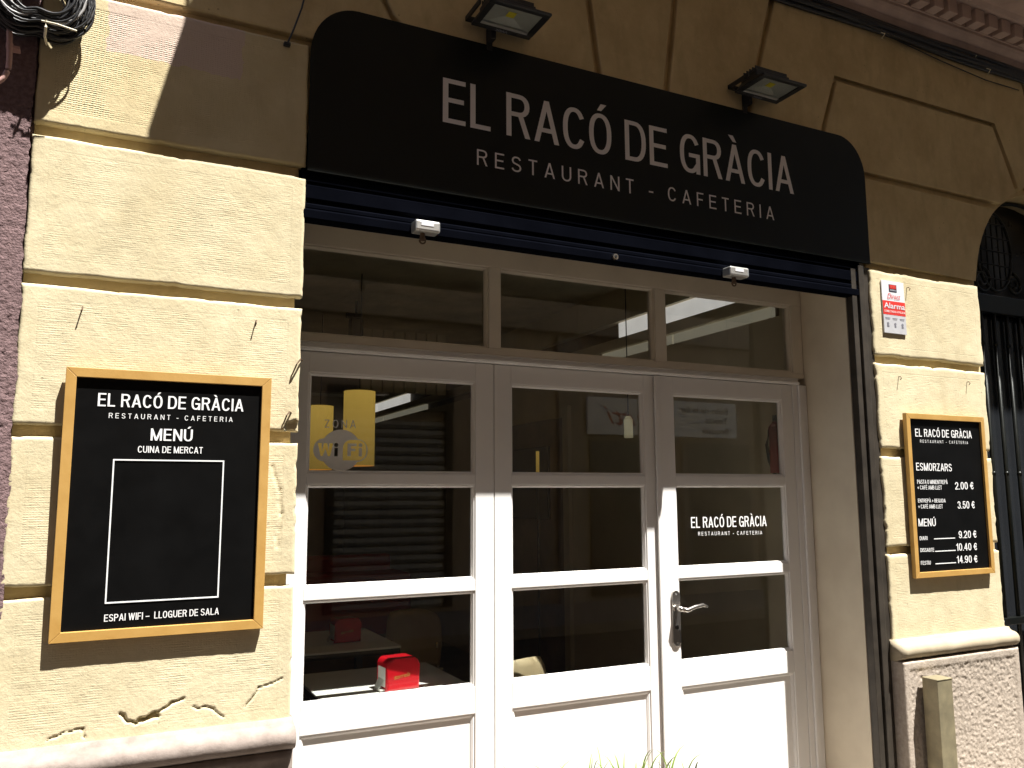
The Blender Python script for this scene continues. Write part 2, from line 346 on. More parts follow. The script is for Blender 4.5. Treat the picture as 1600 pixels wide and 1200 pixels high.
def stroke_text(s, p0, p1, cap, Y, sw=.125, wide=1.0, track=False, split=False):
    """mesh of the string between two baseline points; strokes overlap by tiny steps in depth"""
    bear = .10; space = .26; pos = []; x = 0
    for ch in s:
        if ch == ' ': x += space*wide; continue
        b = ACC.get(ch, (ch, 0))[0]; w = GLY[b][0]*wide if b not in 'I.' else sw
        pos.append((ch, x, w)); x += w+bear*wide
    nat = x-bear*wide; tot = math.hypot(p1[0]-p0[0], p1[1]-p0[1])/cap
    if track:
        ex = (tot-nat)/max(1, len(s)-1); pos = []; x = 0
        for ch in s:
            if ch == ' ': x += space*wide+ex; continue
            b = ACC.get(ch, (ch, 0))[0]; w = GLY[b][0]*wide if b not in 'I.' else sw
            pos.append((ch, x, w)); x += w+bear*wide+ex
        nat = x-bear*wide-ex; k = tot/nat
    else: k = tot/nat
    vs, fs = [], []; dep = [0]
    def put(poly, V=None):
        dep[0] += 1
        n = len(vs)
        for (X, Z) in poly:
            u = X*k/tot; vs.append((p0[0]+(p1[0]-p0[0])*u, Y-(dep[0] % 6)*.00006, p0[1]+(p1[1]-p0[1])*u+Z*cap))
        return n
    meshes = []
    for ch, gx, gw in pos:
        if split: vs, fs = [], []
        base, acc = ACC.get(ch, (ch, 0)); _, pls, dgs = GLY[base]
        sx = sw/max(.6, k) if k < 1 else sw
        H = sw/2
        mp = lambda q: (gx+H+q[0]*(gw-2*H), H*.88+q[1]*(1-2*H*.88))
        for pl in pls:
            pts = [Vector(mp(q)) for q in pl]
            closed = (pts[0]-pts[-1]).length < 1e-4 and len(pts) > 4
            if closed: pts = pts[:-1]
            n = len(pts); L, R_ = [], []
            if not closed:
                pts[0] = pts[0]-(pts[1]-pts[0]).normalized()*H*.94; pts[-1] = pts[-1]+(pts[-1]-pts[-2]).normalized()*H*.94
            for i in range(n):
                if closed or 0 < i < n-1: d1_, d2_ = (pts[i]-pts[i-1]).normalized(), (pts[(i+1) % n]-pts[i]).normalized()
                elif i == 0: d1_ = d2_ = (pts[1]-pts[0]).normalized()
                else: d1_ = d2_ = (pts[-1]-pts[-2]).normalized()
                n1 = Vector((-d1_.y, d1_.x)); n2 = Vector((-d2_.y, d2_.x)); m_ = n1+n2
                m_ = n1 if m_.length < 1e-3 else m_/max(.35, m_.dot(n1))
                hx = m_*H; hx.y *= .88
                L.append(pts[i]+hx); R_.append(pts[i]-hx)
            a = put([(p.x, p.y) for p in L]); dep[0] -= 1; b = put([(p.x, p.y) for p in R_])
            for i in range(n if closed else n-1):
                j = (i+1) % n; fs.append((b+i, b+j, a+j, a+i))
        for (xa, za, xb, zb) in dgs:
            A = gx+H+xa*(gw-2*H); B = gx+H+xb*(gw-2*H); zl = (zb-za); th = math.atan2(abs(B-A), abs(zl)); h = H/max(.55, math.cos(th))*.98
            if base in 'AVWM' : 
                if za in (0, 1): A += (H-h)*(-1 if xa > .5 else 1)*-.0
            c_ = put([(A-h, za), (A+h, za), (B+h, zb), (B-h, zb)]); fs.append((c_, c_+1, c_+2, c_+3) if zb > za else (c_+3, c_+2, c_+1, c_))
        if acc:
            m_ = gx+gw/2; d_ = acc
            c_ = put([(m_-.02*d_-.055, 1.07), (m_-.02*d_+.055, 1.07), (m_+.10*d_+.075, 1.24), (m_+.10*d_-.075, 1.24)]); fs.append((c_, c_+1, c_+2, c_+3))
        if split:
            me = bpy.data.meshes.new('letter'); me.from_pydata(vs, [], fs); me.update(); meshes.append(me)
    if split: return meshes
    me = bpy.data.meshes.new('lettering'); me.from_pydata(vs, [], fs); me.update()
    return me
def lettering(s, p0, p1, cap, Y, mat, parent, spacing=1.0, weight=.012, shear=0.0, name='lettering', flip=False):
    if not flip and not shear and all(ch == ' ' or ch in GLY or ch in ACC for ch in s):
        me = stroke_text(s, p0, p1, cap, Y, sw=.122 if spacing > 1 else (.118 if cap > .1 else .128), wide=1.24 if spacing > 1 else 1.0, track=spacing > 1)
        return link(name, me, mat, parent)
    return lettering_font(s, p0, p1, cap, Y, mat, parent, spacing, weight, shear, name, flip)
def lettering_font(s, p0, p1, cap, Y, mat, parent, spacing=1.0, weight=.012, shear=0.0, name='lettering', flip=False):
    """p0, p1: (x, z) of the baseline's ends; cap: cap height; faces -Y (or +Y when flip)"""
    me = text_mesh(s, spacing=spacing, weight=weight, shear=shear)
    xs = [v.co.x for v in me.vertices]; x0, x1 = min(xs), max(xs)
    for v in me.vertices:
        u = (v.co.x-x0)/(x1-x0); h = v.co.y/CAP*cap
        v.co = Vector((p0[0]+(p1[0]-p0[0])*u, Y, p0[1]+(p1[1]-p0[1])*u+h))
    if flip: me.flip_normals()
    return link(name, me, mat, parent)
def lpx(s, xl, xr, yl, yr, cappx, Y, mat, parent, **k):
    """lettering placed on the plane Y by its photo pixels"""
    a, b = P(xl, yl, Y), P(xr, yr, Y); c = P(xl, yl-cappx, Y).z-a.z
    return lettering(s, (a.x, a.z), (b.x, b.z), c, Y, mat, parent, **k)
def copy_thing(o, loc):
    r = o.copy(); C.objects.link(r); r.location = loc
    for ch in o.children:
        c = ch.copy(); C.objects.link(c); c.parent = r
        for g in ch.children:
            d = g.copy(); C.objects.link(d); d.parent = c
    return r
def E(z): return EYE+z
# ================================================================ SETTING
g = MB().box(-150, 150, -150, 150, -.3, -.1).build('ground', 'asphalt'); g['kind'] = 'structure'
pv = MB().box(-60, 60, -1.9, .6, -.09, .03).build('pavement', 'paving'); pv['kind'] = 'structure'
kb = MB().box(-60, 60, -2.06, -1.902, -.1, .034, bev=.01).build('kerb', 'kerb_stone'); kb['kind'] = 'structure'
pv2 = MB().box(-60, 60, -7.0, -5.2, -.09, .03).build('pavement_opposite', 'paving'); pv2['kind'] = 'structure'
# ================================================================ FACADE
GD = .032        # groove depth: backing at Y = GD, block faces at Y = 0
XL0, XL1, XR0, XR1 = -.242, .612, 3.482, 4.335
ARX, ARZ, ARR = 5.03, E(1.10), .69
fac = thing('building_facade', 'yellow stucco facade with deep horizontal grooves around a black restaurant sign', 'building', (2, 0, 0))
def arc(a0, a1, n, r=ARR): return [(ARX+r*math.cos(math.radians(a0+(a1-a0)*i/n)), ARZ+r*math.sin(math.radians(a0+(a1-a0)*i/n))) for i in range(n+1)]
core = MB()
core.prism([(XL0, 0), (XL1-.02, 0), (XL1-.02, E(1.32)), (XL0, E(1.32))], GD, .42)
core.prism([(XR0+.012, 0), (XR1+.012, 0), (XR1+.012, E(1.10)), (XR0+.012, E(1.10))], GD, .42)
top = [(XL0, E(1.32)), (XR0+.012, E(1.32)), (XR0+.012, E(1.10))] + arc(180, 90, 14, ARR-.006) + [(ARX, 13), (XL0, 13)]
core.prism(top, GD, .42)
core.prism([(ARX, 13)] + arc(90, 0, 14, ARR-.006) + [(ARX+ARR-.006, 0), (9, 0), (9, 13)], GD, .42)
core.build('wall_core', 'stucco_upper', fac)
def rnd(x, y, s, k=0): return mnoise.noise(Vector((x*s+k*7.3, y*s-k*3.1, k*1.7)))
def seg_dist(px, pz, a, b):
    ax, az = a; bx_, bz = b; dx, dz = bx_-ax, bz-az
    t = max(0, min(1, ((px-ax)*dx+(pz-az)*dz)/(dx*dx+dz*dz+1e-12)))
    return math.hypot(px-ax-t*dx, pz-az-t*dz), t
def rect_block(x0, x1, z0, z1, mat='stucco', step=.006, cracks=(), flakes=(), name='block', chip=.004, round_=.006, amp=.0013, seed=0, parent=None):
    nx, nz = max(4, int((x1-x0)/step)), max(4, int((z1-z0)/step))
    vs, ed, fs = [], [], []
    for j in range(nz+1):
        for i in range(nx+1):
            x = x0+(x1-x0)*i/nx; z = z0+(z1-z0)*j/nz
            e = min(x-x0, x1-x, z-z0, z1-z)
            k = max(0, 1-e/.03)
            # worn outline: edges wander a little and are chipped here and there
            wx = (rnd(z, seed, 9, 1)*chip + max(0, rnd(z, seed, 31, 2)-.15)*-chip*1.6)*(1 if x > (x0+x1)/2 else -1)
            wz = (rnd(x, seed, 9, 3)*chip*.8 + max(0, rnd(x, seed, 27, 4)-.2)*-chip*1.4)*(1 if z > (z0+z1)/2 else -1)
            kx = max(0, 1-min(x-x0, x1-x)/.03); kz = max(0, 1-min(z-z0, z1-z)/.03)
            y = 0
            if e < round_: y += round_*.8*(1-math.sqrt(max(0, 1-(1-e/round_)**2)))
            y += rnd(x, z, 5, 5+seed)*amp + rnd(x, z, 22, 6)*amp*.6 + rnd(x, z, 70, 7)*amp*.35
            for pts, dep, wd in cracks:
                for a, b in zip(pts, pts[1:]):
                    d, t = seg_dist(x+rnd(x, z, 60, 8)*.004+rnd(x, z, 24, 18)*.005, z+rnd(x, z, 60, 9)*.005+rnd(x, z, 24, 19)*.006, a, b)
                    if d < wd: y += dep*(1-(d/wd)**2)
            for (cx, cz, r, lift) in flakes:
                d = math.hypot(x-cx, (z-cz)*1.5)+rnd(x, z, 35, 10)*r*.5
                if d < r: y += lift
            vs.append((x+wx*kx, y, z+wz*kz)); ed.append(e)
    for j in range(nz):
        for i in range(nx):
            a = j*(nx+1)+i; fs.append((a, a+1, a+nx+2, a+nx+1))
    # sides back to the wall core
    ring = [i for i in range(nx+1)] + [j*(nx+1)+nx for j in range(1, nz+1)] + [nz*(nx+1)+i for i in range(nx-1, -1, -1)] + [j*(nx+1) for j in range(nz-1, 0, -1)]
    base = len(vs)
    for r in ring: vs.append((vs[r][0], GD+.01, vs[r][2])); ed.append(0)
    n = len(ring)
    for k in range(n): fs.append((ring[(k+1) % n], ring[k], base+k, base+(k+1) % n))
    me = bpy.data.meshes.new(name); me.from_pydata(vs, [], fs); me.update()
    at = me.attributes.new('edge', 'FLOAT', 'POINT'); at.data.foreach_set('value', ed)
    return link(name, me, mat, parent or fac, True)
TOPZ = [E(1.645), E(1.137), E(.655), E(.182), E(-.299)]     # tops of the courses
BOTZ = [E(1.178), E(.693), E(.221), E(-.262), E(-.74)]      # their bottoms
crk = [([(.10, E(-.655)), (.145, E(-.69)), (.20, E(-.665)), (.28, E(-.628))], .012, .0042),
       ([(.155, E(-.678)), (.205, E(-.672))], .018, .0075),
       ([(-.09, E(-.705)), (-.055, E(-.69)), (.0, E(-.685)), (.01, E(-.71))], .006, .003),
       ([(.31, E(-.655)), (.37, E(-.672)), (.40, E(-.70))], .006, .003),
       ([(.47, E(-.67)), (.51, E(-.62)), (.58, E(-.60))], .006, .003)]
for i in range(5):
    rect_block(XL0, XL1, BOTZ[i], TOPZ[i], 'stucco_dotted' if i == 0 else 'stucco', seed=i, step=.0042 if i == 4 else .006,
               cracks=crk if i == 4 else ([([(.53, E(.10)), (.555, E(.02)), (.56, E(-.06)), (.55, E(-.17))], .004, .006)] if i == 3 else []),
               flakes=[(.60, E(.235), .035, .012)] if i == 2 else [],
               chip=.005)
for i in range(1, 5):
    rect_block(XR0, XR1, BOTZ[i], TOPZ[i], 'stucco', step=.009, seed=10+i, chip=.010)
for i in range(1, 5): rect_block(ARX+ARR+.005, 6.6, BOTZ[i], TOPZ[i], 'stucco', step=.02, seed=20+i, chip=.006)
def inset(poly, d):
    n = len(poly); out = []
    area = sum(poly[i][0]*poly[(i+1) % n][1]-poly[(i+1) % n][0]*poly[i][1] for i in range(n))
    sg = 1 if area > 0 else -1
    for i in range(n):
        p, a, b = Vector(poly[i]), Vector(poly[i-1]), Vector(poly[(i+1) % n])
        d1 = (p-a).normalized(); d2 = (b-p).normalized()
        n1 = Vector((-d1.y, d1.x))*sg; n2 = Vector((-d2.y, d2.x))*sg
        m = (n1+n2); m = m/max(.3, m.dot(n1)) if m.length > 1e-6 else n1
        out.append(tuple(p+m*d))
    return out
def poly_block(poly, mat='stucco_upper', d=.016, **k):
    o = MB().prism(inset(poly, d), 0, GD+.01, bev=.008).build('block', mat, fac); return o
TZ = E(2.53)
def lx(xa, za, xb, zb, z): return xa+(xb-xa)*(z-za)/(zb-za)
L0 = lambda z: lx(.919, 1.843, .84, 2.0, z)
L1 = lambda z: lx(1.866, 1.84, 1.824, 2.16, z)
L2 = lambda z: lx(2.234, 1.833, 2.298, 2.291, z)
L3 = lambda z: lx(2.72, 1.84, 2.908, 2.46, z)
L4 = lambda z: lx(3.209, 1.829, 3.318, 2.141, z)
lo = 1.60; tz = 2.53
poly_block([(XL0, E(1.661)), (L0(1.661)+.12, E(1.661)), (L0(1.843), E(1.843)), (L0(2.1), E(2.1)), (XL0, E(2.1))])
poly_block([(XL0, E(2.1)), (L0(2.1), E(2.1)), (L0(2.2), E(2.2)), (L0(2.2), E(tz)), (XL0, E(tz))])
poly_block([(L0(1.661)+.12, E(1.661)), (L0(1.661)+.12, E(lo)), (L1(lo), E(lo)), (L1(tz), E(tz)), (L0(2.2), E(tz)), (L0(2.2), E(2.2)), (L0(1.843), E(1.843))])
poly_block([(L1(lo), E(lo)), (L2(lo), E(lo)), (L2(tz), E(tz)), (L1(tz), E(tz))])
poly_block([(L2(lo), E(lo)), (L3(lo), E(lo)), (L3(tz), E(tz)), (L2(tz), E(tz))])
hexr = [(4.774, 1.777), (4.603, 2.143)]
poly_block([(L3(lo), E(lo)), (L4(lo), E(lo)), (L4(2.143), E(2.143)), (4.603, E(2.143)), (4.774, E(1.777)), (4.80, E(1.752))] + [(4.80+.06, E(1.79)), (4.98, E(2.12)), (4.93, E(2.45)), (4.88, E(tz)), (L3(tz), E(tz))])
aa = [p for p in arc(127, 110, 4)]
poly_block([(L4(1.645), E(1.645)), (4.600, E(1.645))] + arc(128, 111, 4) + [(4.603, E(2.143)), (L4(2.143), E(2.143))])
poly_block([(XR0-.016, E(1.160)), (XR1+.006, E(1.160))] + arc(174, 129.5, 8) + [(XR0-.016, E(1.645))])
poly_block([(4.88, E(tz)), (4.93, E(2.45)), (4.98, E(2.12)), (4.86, E(1.79))] + arc(104, 84, 5) + [(5.1, E(tz))])
poly_block([(5.1, E(tz))] + arc(84, 40, 8) + [(6.5, E(tz))])
# base mouldings and plinths
def moulding(x0, x1, mat, zt, label=None):
    r = .036; pts = [(GD, zt+.012), (-.012, zt+.012), (-.018, zt)]
    pts += [(-.03-r*math.sin(a), zt-.006-r+r*math.cos(a)) for a in [math.pi*i/10 for i in range(11)]]
    pts += [(-.022, zt-.085), (GD, zt-.085)]
    mb = MB(); n = max(6, int((x1-x0)/.03))
    rings = []
    for i in range(n+1):
        x = x0+(x1-x0)*i/n
        rings.append([mb.bm.verts.new((x, y+rnd(x, z, 14, 3)*.0025, z+rnd(x, y, 9, 4)*.002)) for y, z in pts])
    m = len(pts)
    for a, b in zip(rings, rings[1:]):
        for k in range(m): mb.bm.faces.new((a[k], b[k], b[(k+1) % m], a[(k+1) % m]))
    mb.bm.faces.new(list(reversed(rings[0]))); mb.bm.faces.new(rings[-1])
    return mb.build('base_moulding', mat, fac, True)
moulding(XL0, XL1+.008, 'moulding_stone', E(-.735))
moulding(XR0-.012, XR1+.012, 'plinth_cap', E(-.712))
def rough_plinth(x0, x1, z0, z1, yf, mat, amp, margin=.03, step=.007, name='plinth'):
    nx, nz = int((x1-x0)/step), int((z1-z0)/step); vs = []; fs = []
    for j in range(nz+1):
        for i in range(nx+1):
            x = x0+(x1-x0)*i/nx; z = z0+(z1-z0)*j/nz
            e = min(x-x0, x1-x, z1-z)
            k = 0 if e < margin else min(1, (e-margin)/.012)
            v = mnoise.noise(Vector((x*66, z*66, 1.3)))*.6 + mnoise.noise(Vector((x*130, z*130, 4.3)))*.45
            y = yf + k*(.004 - amp*v) + rnd(x, z, 30, 2)*.0012
            if e < .008: y += .008*(1-math.sqrt(max(0, 1-(1-e/.008)**2)))
            vs.append((x, y, z))
    for j in range(nz):
        for i in range(nx):
            a = j*(nx+1)+i; fs.append((a, a+1, a+nx+2, a+nx+1))
    ring = [i for i in range(nx+1)] + [j*(nx+1)+nx for j in range(1, nz+1)] + [nz*(nx+1)+i for i in range(nx-1, -1, -1)] + [j*(nx+1) for j in range(nz-1, 0, -1)]
    base = len(vs); n = len(ring)
    for r in ring: vs.append((vs[r][0], GD+.01, vs[r][2]))
    for k in range(n): fs.append((ring[(k+1) % n], ring[k], base+k, base+(k+1) % n))
    me = bpy.data.meshes.new(name); me.from_pydata(vs, [], fs); me.update()
    return link(name, me, mat, fac, True)
rough_plinth(XR0-.01, XR1+.01, .03, E(-.797), -.058, 'plinth_stone', .0055, margin=.035, step=.0055)
rough_plinth(ARX+ARR, 6.6, .03, E(-.797), -.058, 'plinth_stone', .0055, margin=.035, step=.012)
moulding(ARX+ARR-.01, 6.6, 'plinth_cap', E(-.712))
rough_plinth(XL0, XL1+.006, .03, E(-.82), -.035, 'moulding_stone', .006, margin=.02, step=.012)
# right-hand reveal of the shop opening, left reveal, lintel soffit
RX = 3.347
bx('reveal', 'reveal_paint', fac, RX, XR0+.012, .045, .47, .03, E(1.32))
bx('reveal', 'reveal_paint', fac, XL1-.13, XL1-.02, .06, .42, .03, E(1.32))
# ================================================================ NEIGHBOUR, BALCONY
nb = []
nx0, nx1 = -1.6, XL0
vs, fs = [], []; st = .008; nx, nz = int((nx1-nx0)/st), int(4.2/st)
for j in range(nz+1):
    for i in range(nx+1):
        x = nx0+(nx1-nx0)*i/nx; z = .03+4.17*j/nz
        y = .012-.007*(mnoise.noise(Vector((x*85, z*85, 9)))*.6+mnoise.noise(Vector((x*140, z*140, 3)))*.4)
        xx = x
        if i == nx: xx = x+rnd(z, 1, 40, 2)*.006+rnd(z, 1, 6, 3)*.008+.004-.012*(z-1.9)
        vs.append((xx, y-.012, z))
for j in range(nz):
    for i in range(nx):
        a = j*(nx+1)+i; fs.append((a, a+1, a+nx+2, a+nx+1))
nbr = thing('neighbouring_building', 'pink roughcast wall of the building next door at the left edge', 'building', (-3, 0, 0))
me = bpy.data.meshes.new('roughcast'); me.from_pydata(vs, [], fs); me.update(); link('roughcast', me, 'pink_roughcast', nbr, True)
MB().box(-1.6, XL0-.001, .035, .42, 0, 13).box(-14, -1.6005, -.003, .42, 0, 13).box(-1.6, XL0-.001, .0, .034, 4.201, 13).build('wall', 'pink_roughcast', nbr)
bal = thing('balcony', 'pinkish stone balcony slab with dentils above the facade, its underside in shade', 'balcony', (3, -.2, E(2.53)))
BX0, BX1 = .47, 6.6
MB().profile_x([(.03, E(2.53)), (-.03, E(2.53)), (-.045, E(2.56)), (-.075, E(2.585)), (-.085, E(2.60)), (-.085, E(2.615)), (.03, E(2.615))], BX0+.3, BX1).build('bed_moulding', 'balcony_stone', bal)
MB().box(BX0+.3, BX1, -.095, .03, E(2.616), E(2.70)).build('dentil_bed', 'balcony_stone', bal)
x = BX0+.34
dm = None
while x < BX1-.1:
    if dm is None:
        o = MB().box(0, .074, -.16, -.094, E(2.618), E(2.699), bev=.004).build('dentil', 'balcony_stone', bal); dm = o.data
    else: o = link('dentil', dm, 'balcony_stone', bal)
    o.location.x = x; x += .1155
MB().profile_x([(.03, E(2.701)), (-.18, E(2.701)), (-.20, E(2.72)), (-.47, E(2.725)), (-.50, E(2.74)), (-.562, E(2.745)), (-.582, E(2.80)), (-.582, E(2.87)), (.03, E(2.87))], BX0, BX1).build('slab', 'balcony_stone', bal)
rl = MB()
for i in range(44): rl.tube([(BX0+.05+i*.14, -.5, E(2.86)), (BX0+.05+i*.14, -.5, E(3.78))], .008, 6)
rl.box(BX0, BX1, -.52, -.48, E(3.78), E(3.81))
rl.build('railing', 'iron', bal)
# ================================================================ SHOP SIGN
SY = -.006
sg = thing('shop_sign', 'large black sign board with rounded top corners and pale restaurant lettering', 'sign', (2.03, SY, E(1.148)))
sx0, sx1, sz0, sz1 = .616, 3.484, E(1.170), E(1.823)
cr = .178
pts = [(sx0, sz0), (sx1, sz0)]
pts += [(sx1-cr+cr*math.cos(a), sz1-cr*1.15+cr*1.15*math.sin(a)) for a in [math.pi/2*i/12 for i in range(13)]]
pts += [(sx0+cr*math.cos(a)+0, sz1-cr*1.15+cr*1.15*math.sin(a)) for a in []]
pts += [(sx0+cr-cr*math.sin(a), sz1-cr*1.15+cr*1.15*math.cos(a)) for a in [math.pi/2*i/12 for i in range(13)]]
MB().prism(pts, SY, -.0008, bev=.0015).build('board', 'sign_black', sg)
MB().box(sx0, sx1, SY-.001, SY+.012, sz0-.006, sz0-.0005).build('edge_strip', 'sign_black', sg)
for st_, p0, p1, cap_, kw in (('EL RACÓ DE GRÀCIA', (1.136, E(1.4526)), (2.978, E(1.4526)), .1845, dict(sw=.118)), ('RESTAURANT - CAFETERIA', (1.2825, E(1.3026)), (2.842, E(1.3006)), .0652, dict(sw=.118, wide=1.26, track=True))):
    for me in stroke_text(st_, p0, p1, cap_, SY-.0012, split=True, **kw): link('letter', me, 'letter_white', sg)
# ================================================================ ROLLER SHUTTER
sh = thing('roller_shutter', 'dark blue rolled-up metal shutter under the black sign', 'shutter', (2.05, .03, E(.985)))
hp = [(.05, E(1.30)), (.024, E(1.30)), (.012, E(1.164)), (.004, E(1.150)), (.004, E(1.128)), (.010, E(1.124)), (.010, E(1.118)), (.005, E(1.112)), (.005, E(1.066)), (.012, E(1.058)), (.012, E(1.048)), (.005, E(1.042)), (.005, E(1.03)), (.05, E(1.03))]
MB().profile_x(hp, .60, 3.42).build('shutter_curtain', 'shutter_blue', sh)
MB().profile_x([(.05, E(1.029)), (.008, E(1.029)), (.002, E(1.02)), (.002, E(.992)), (.008, E(.984)), (.05, E(.984))], .60, 3.415).build('bottom_bar', 'shutter_blue', sh)
for (x0, x1) in ((1.012, 1.112), (2.516, 2.628)):
    b = MB().box(x0, x1, -.055, .004, E(.983), E(1.027), bev=.008, seg=3).build('lock_box', 'zinc', sh, False)
    xm = (x0+x1)/2
    MB().box(xm-.028, xm+.022, -.0565, -.054, E(1.004), E(1.018)).build('lock_label', 'plate_white', b)
    MB().cyl((xm-.012, -.025), .011, .009, E(.955), E(.983), 14).build('lock_pin', 'rust', b)
    MB().tube([(xm-.012+.012*math.cos(a), -.025, E(.955)+.012*math.sin(a)) for a in [math.pi*2*i/12 for i in range(12)]], .0035, 6, True).build('lock_ring', 'rust', b)
ky = MB().tube([(P(960, 402, 0).x, .008, P(960, 402, 0).z), (P(960, 402, 0).x, -.012, P(960, 402, 0).z)], .013, 14).build('key_cylinder', 'nickel', sh)
MB().tube([(P(960, 402, 0).x, -.0118, P(960, 402, 0).z), (P(960, 402, 0).x, -.0145, P(960, 402, 0).z)], .006, 10).build('keyhole', 'dark_metal', sh)
MB().box(P(947, 378, 0).x-.006, P(947, 378, 0).x+.008, .008, .018, P(947, 378, 0).z-.003, P(947, 378, 0).z+.003).build('scratch_clip', 'zinc', sh)
gr = MB().box(RX+.004, RX+.038, .004, .044, .03, E(1.148), bev=.003).box(RX+.052, RX+.09, -.002, .044, .03, E(1.148), bev=.003).box(RX+.038, RX+.052, .025, .044, .03, E(1.148)).box(RX+.09, XR0+.011, .012, .044, .03, E(1.148))
gr.build('guide_rail', 'rail_metal', sh)
# ================================================================ DOORS
DY = .35
def zring(x0, x1, z0, z1, y0, y1, w, ycut):
    """sloped glazing bead round an opening: outer edge at y0, inner (w inside) at y1"""
    mb = MB(); o = [(x0, z0), (x1, z0), (x1, z1), (x0, z1)]; i = [(x0+w, z0+w), (x1-w, z0+w), (x1-w, z1-w), (x0+w, z1-w)]
    A = [mb.bm.verts.new((x, y0, z)) for x, z in o]; A2 = [mb.bm.verts.new((x*.55+xi*.45, y0, z*.55+zi*.45)) for (x, z), (xi, zi) in zip(o, i)]
    B = [mb.bm.verts.new((x, y1, z)) for x, z in i]; D = [mb.bm.verts.new((x, ycut, z)) for x, z in i]
    for k in range(4):
        l = (k+1) % 4
        mb.bm.faces.new((A[k], A[l], A2[l], A2[k])); mb.bm.faces.new((A2[k], A2[l], B[l], B[k])); mb.bm.faces.new((B[k], B[l], D[l], D[k]))
    return mb
PZS = [(E(.087), E(.485)), (E(-.350), E(.045)), (E(-.779), E(-.394))]
def leaf(x0, x1, p0, p1, label, yo=0):
    t = thing('door_leaf', label, 'door', ((x0+x1)/2, DY+yo, .06), 'white glazed door leaves of the restaurant')
    a, b = DY+yo, DY+yo+.042; z0, z1 = .06, E(.566)
    bx('stile', 'white_paint', t, x0, p0, a, b, z0, z1, bev=.0025); bx('stile', 'white_paint', t, p1, x1, a, b, z0, z1, bev=.0025)
    for (q0, q1) in ((E(.485), z1), (E(.045), E(.087)), (E(-.394), E(-.350)), (E(-.885), E(-.779)), (z0, z0+.13)):
        bx('rail', 'white_paint', t, p0, p1, a+.0006, b-.001, q0, q1, bev=.002)
    for (q0, q1) in PZS:
        zring(p0, p1, q0, q1, a+.006, a+.016, .013, a+.024).build('glazing_bead', 'white_paint', t)
        bx('pane', 'glass', t, p0+.0005, p1-.0005, a+.022, a+.026, q0+.0005, q1-.0005)
    zring(p0, p1, z0+.13, E(-.885), a+.006, a+.012, .016, a+.016).build('panel_moulding', 'white_paint', t)
    bx('panel', 'white_paint', t, p0+.001, p1-.001, a+.015, a+.03, z0+.131, E(-.886))
    return t
G = .0016
d1 = leaf(.617, 1.523-G, .722, 1.435, 'left door leaf carrying the wifi sticker, beside the yellow pier')
d2 = leaf(1.523+G, 2.371-G, 1.605, 2.308, 'middle door leaf without handle, between the wifi leaf and handle leaf')
d3 = leaf(2.371+G, 3.249, 2.477, 3.175, 'right door leaf with metal lever handle and white name on the glass', -.008)
MB().box(2.362, 2.388, DY-.018, DY-.0085, .06, E(.565), bev=.003).build('astragal', 'white_paint', d3)
# lever handle
hx, hz0, hz1 = 2.452, E(-.702), E(-.446)
hw = .0225; pp = [(hx-hw*math.cos(a)*-1 if False else hx+hw*math.cos(a), hz1-hw+hw*math.sin(a)) for a in [math.pi*i/10 for i in range(11)]] + [(hx-hw*math.cos(a), hz0+hw-hw*math.sin(a)) for a in [math.pi*i/10 for i in range(11)]]
hd = MB().prism(pp, DY-.017, DY-.008, bev=.002).build('handle_plate', 'nickel', d3)
hz = E(-.527)
lv = MB().tube([(hx, DY-.016, hz), (hx, DY-.06, hz)], .011, 14)
lv.tube([(hx, DY-.055, hz), (hx+.03, DY-.062, hz-.006), (hx+.07, DY-.062, hz+.006), (hx+.12, DY-.06, hz+.012), (hx+.15, DY-.055, hz+.002)], [.011, .011, .0095, .009, .007], 12)
lv.build('lever', 'nickel', hd, True)
MB().tube([(hx, DY-.0165, hz-.085), (hx, DY-.021, hz-.085)], .010, 12).build('keyhole', 'dark_metal', hd)
for zz in (hz1-.018, hz0+.018): MB().tube([(hx, DY-.0165, zz), (hx, DY-.0185, zz)], .004, 10).build('screw', 'zinc', hd)
# lettering on the glass of leaf 3
gy = DY-.008+.0205
lpx('EL RACÓ DE GRÀCIA', 1080, 1198, 825, 822, 17, gy, 'letter_bright', d3, weight=.008)
lpx('RESTAURANT - CAFETERIA', 1091, 1191, 837, 835, 6, gy, 'letter_bright', d3, spacing=1.2, weight=.006)
# wifi decal on leaf 1: grey vinyl with cut-out letters
def decal(polys, Y, mat, parent, name, text=None):
    cu = bpy.data.curves.new(name, 'CURVE'); cu.dimensions = '2D'; cu.fill_mode = 'BOTH'
    for pl in polys:
        s = cu.splines.new('POLY'); s.points.add(len(pl)-1); s.use_cyclic_u = True
        for q, (x, z) in zip(s.points, pl): q.co = (x, z, 0, 1)
    o = bpy.data.objects.new(name, cu); C.objects.link(o)
    dg = bpy.context.evaluated_depsgraph_get(); dg.update()
    me = bpy.data.meshes.new_from_object(o.evaluated_get(dg)); bpy.data.objects.remove(o)
    for v in me.vertices: v.co = Vector((v.co.x, Y, v.co.y))
    return link(name, me, mat, parent)
wy = DY+.0208
wl, wr = P(489, 705, wy), P(575, 705, wy); wt, wb = P(531, 671, wy), P(531, 736, wy)
wcx, wcz = (wl.x+wr.x)/2, (wt.z+wb.z)/2; ww, wh = (wr.x-wl.x)/2, (wt.z-wb.z)/2
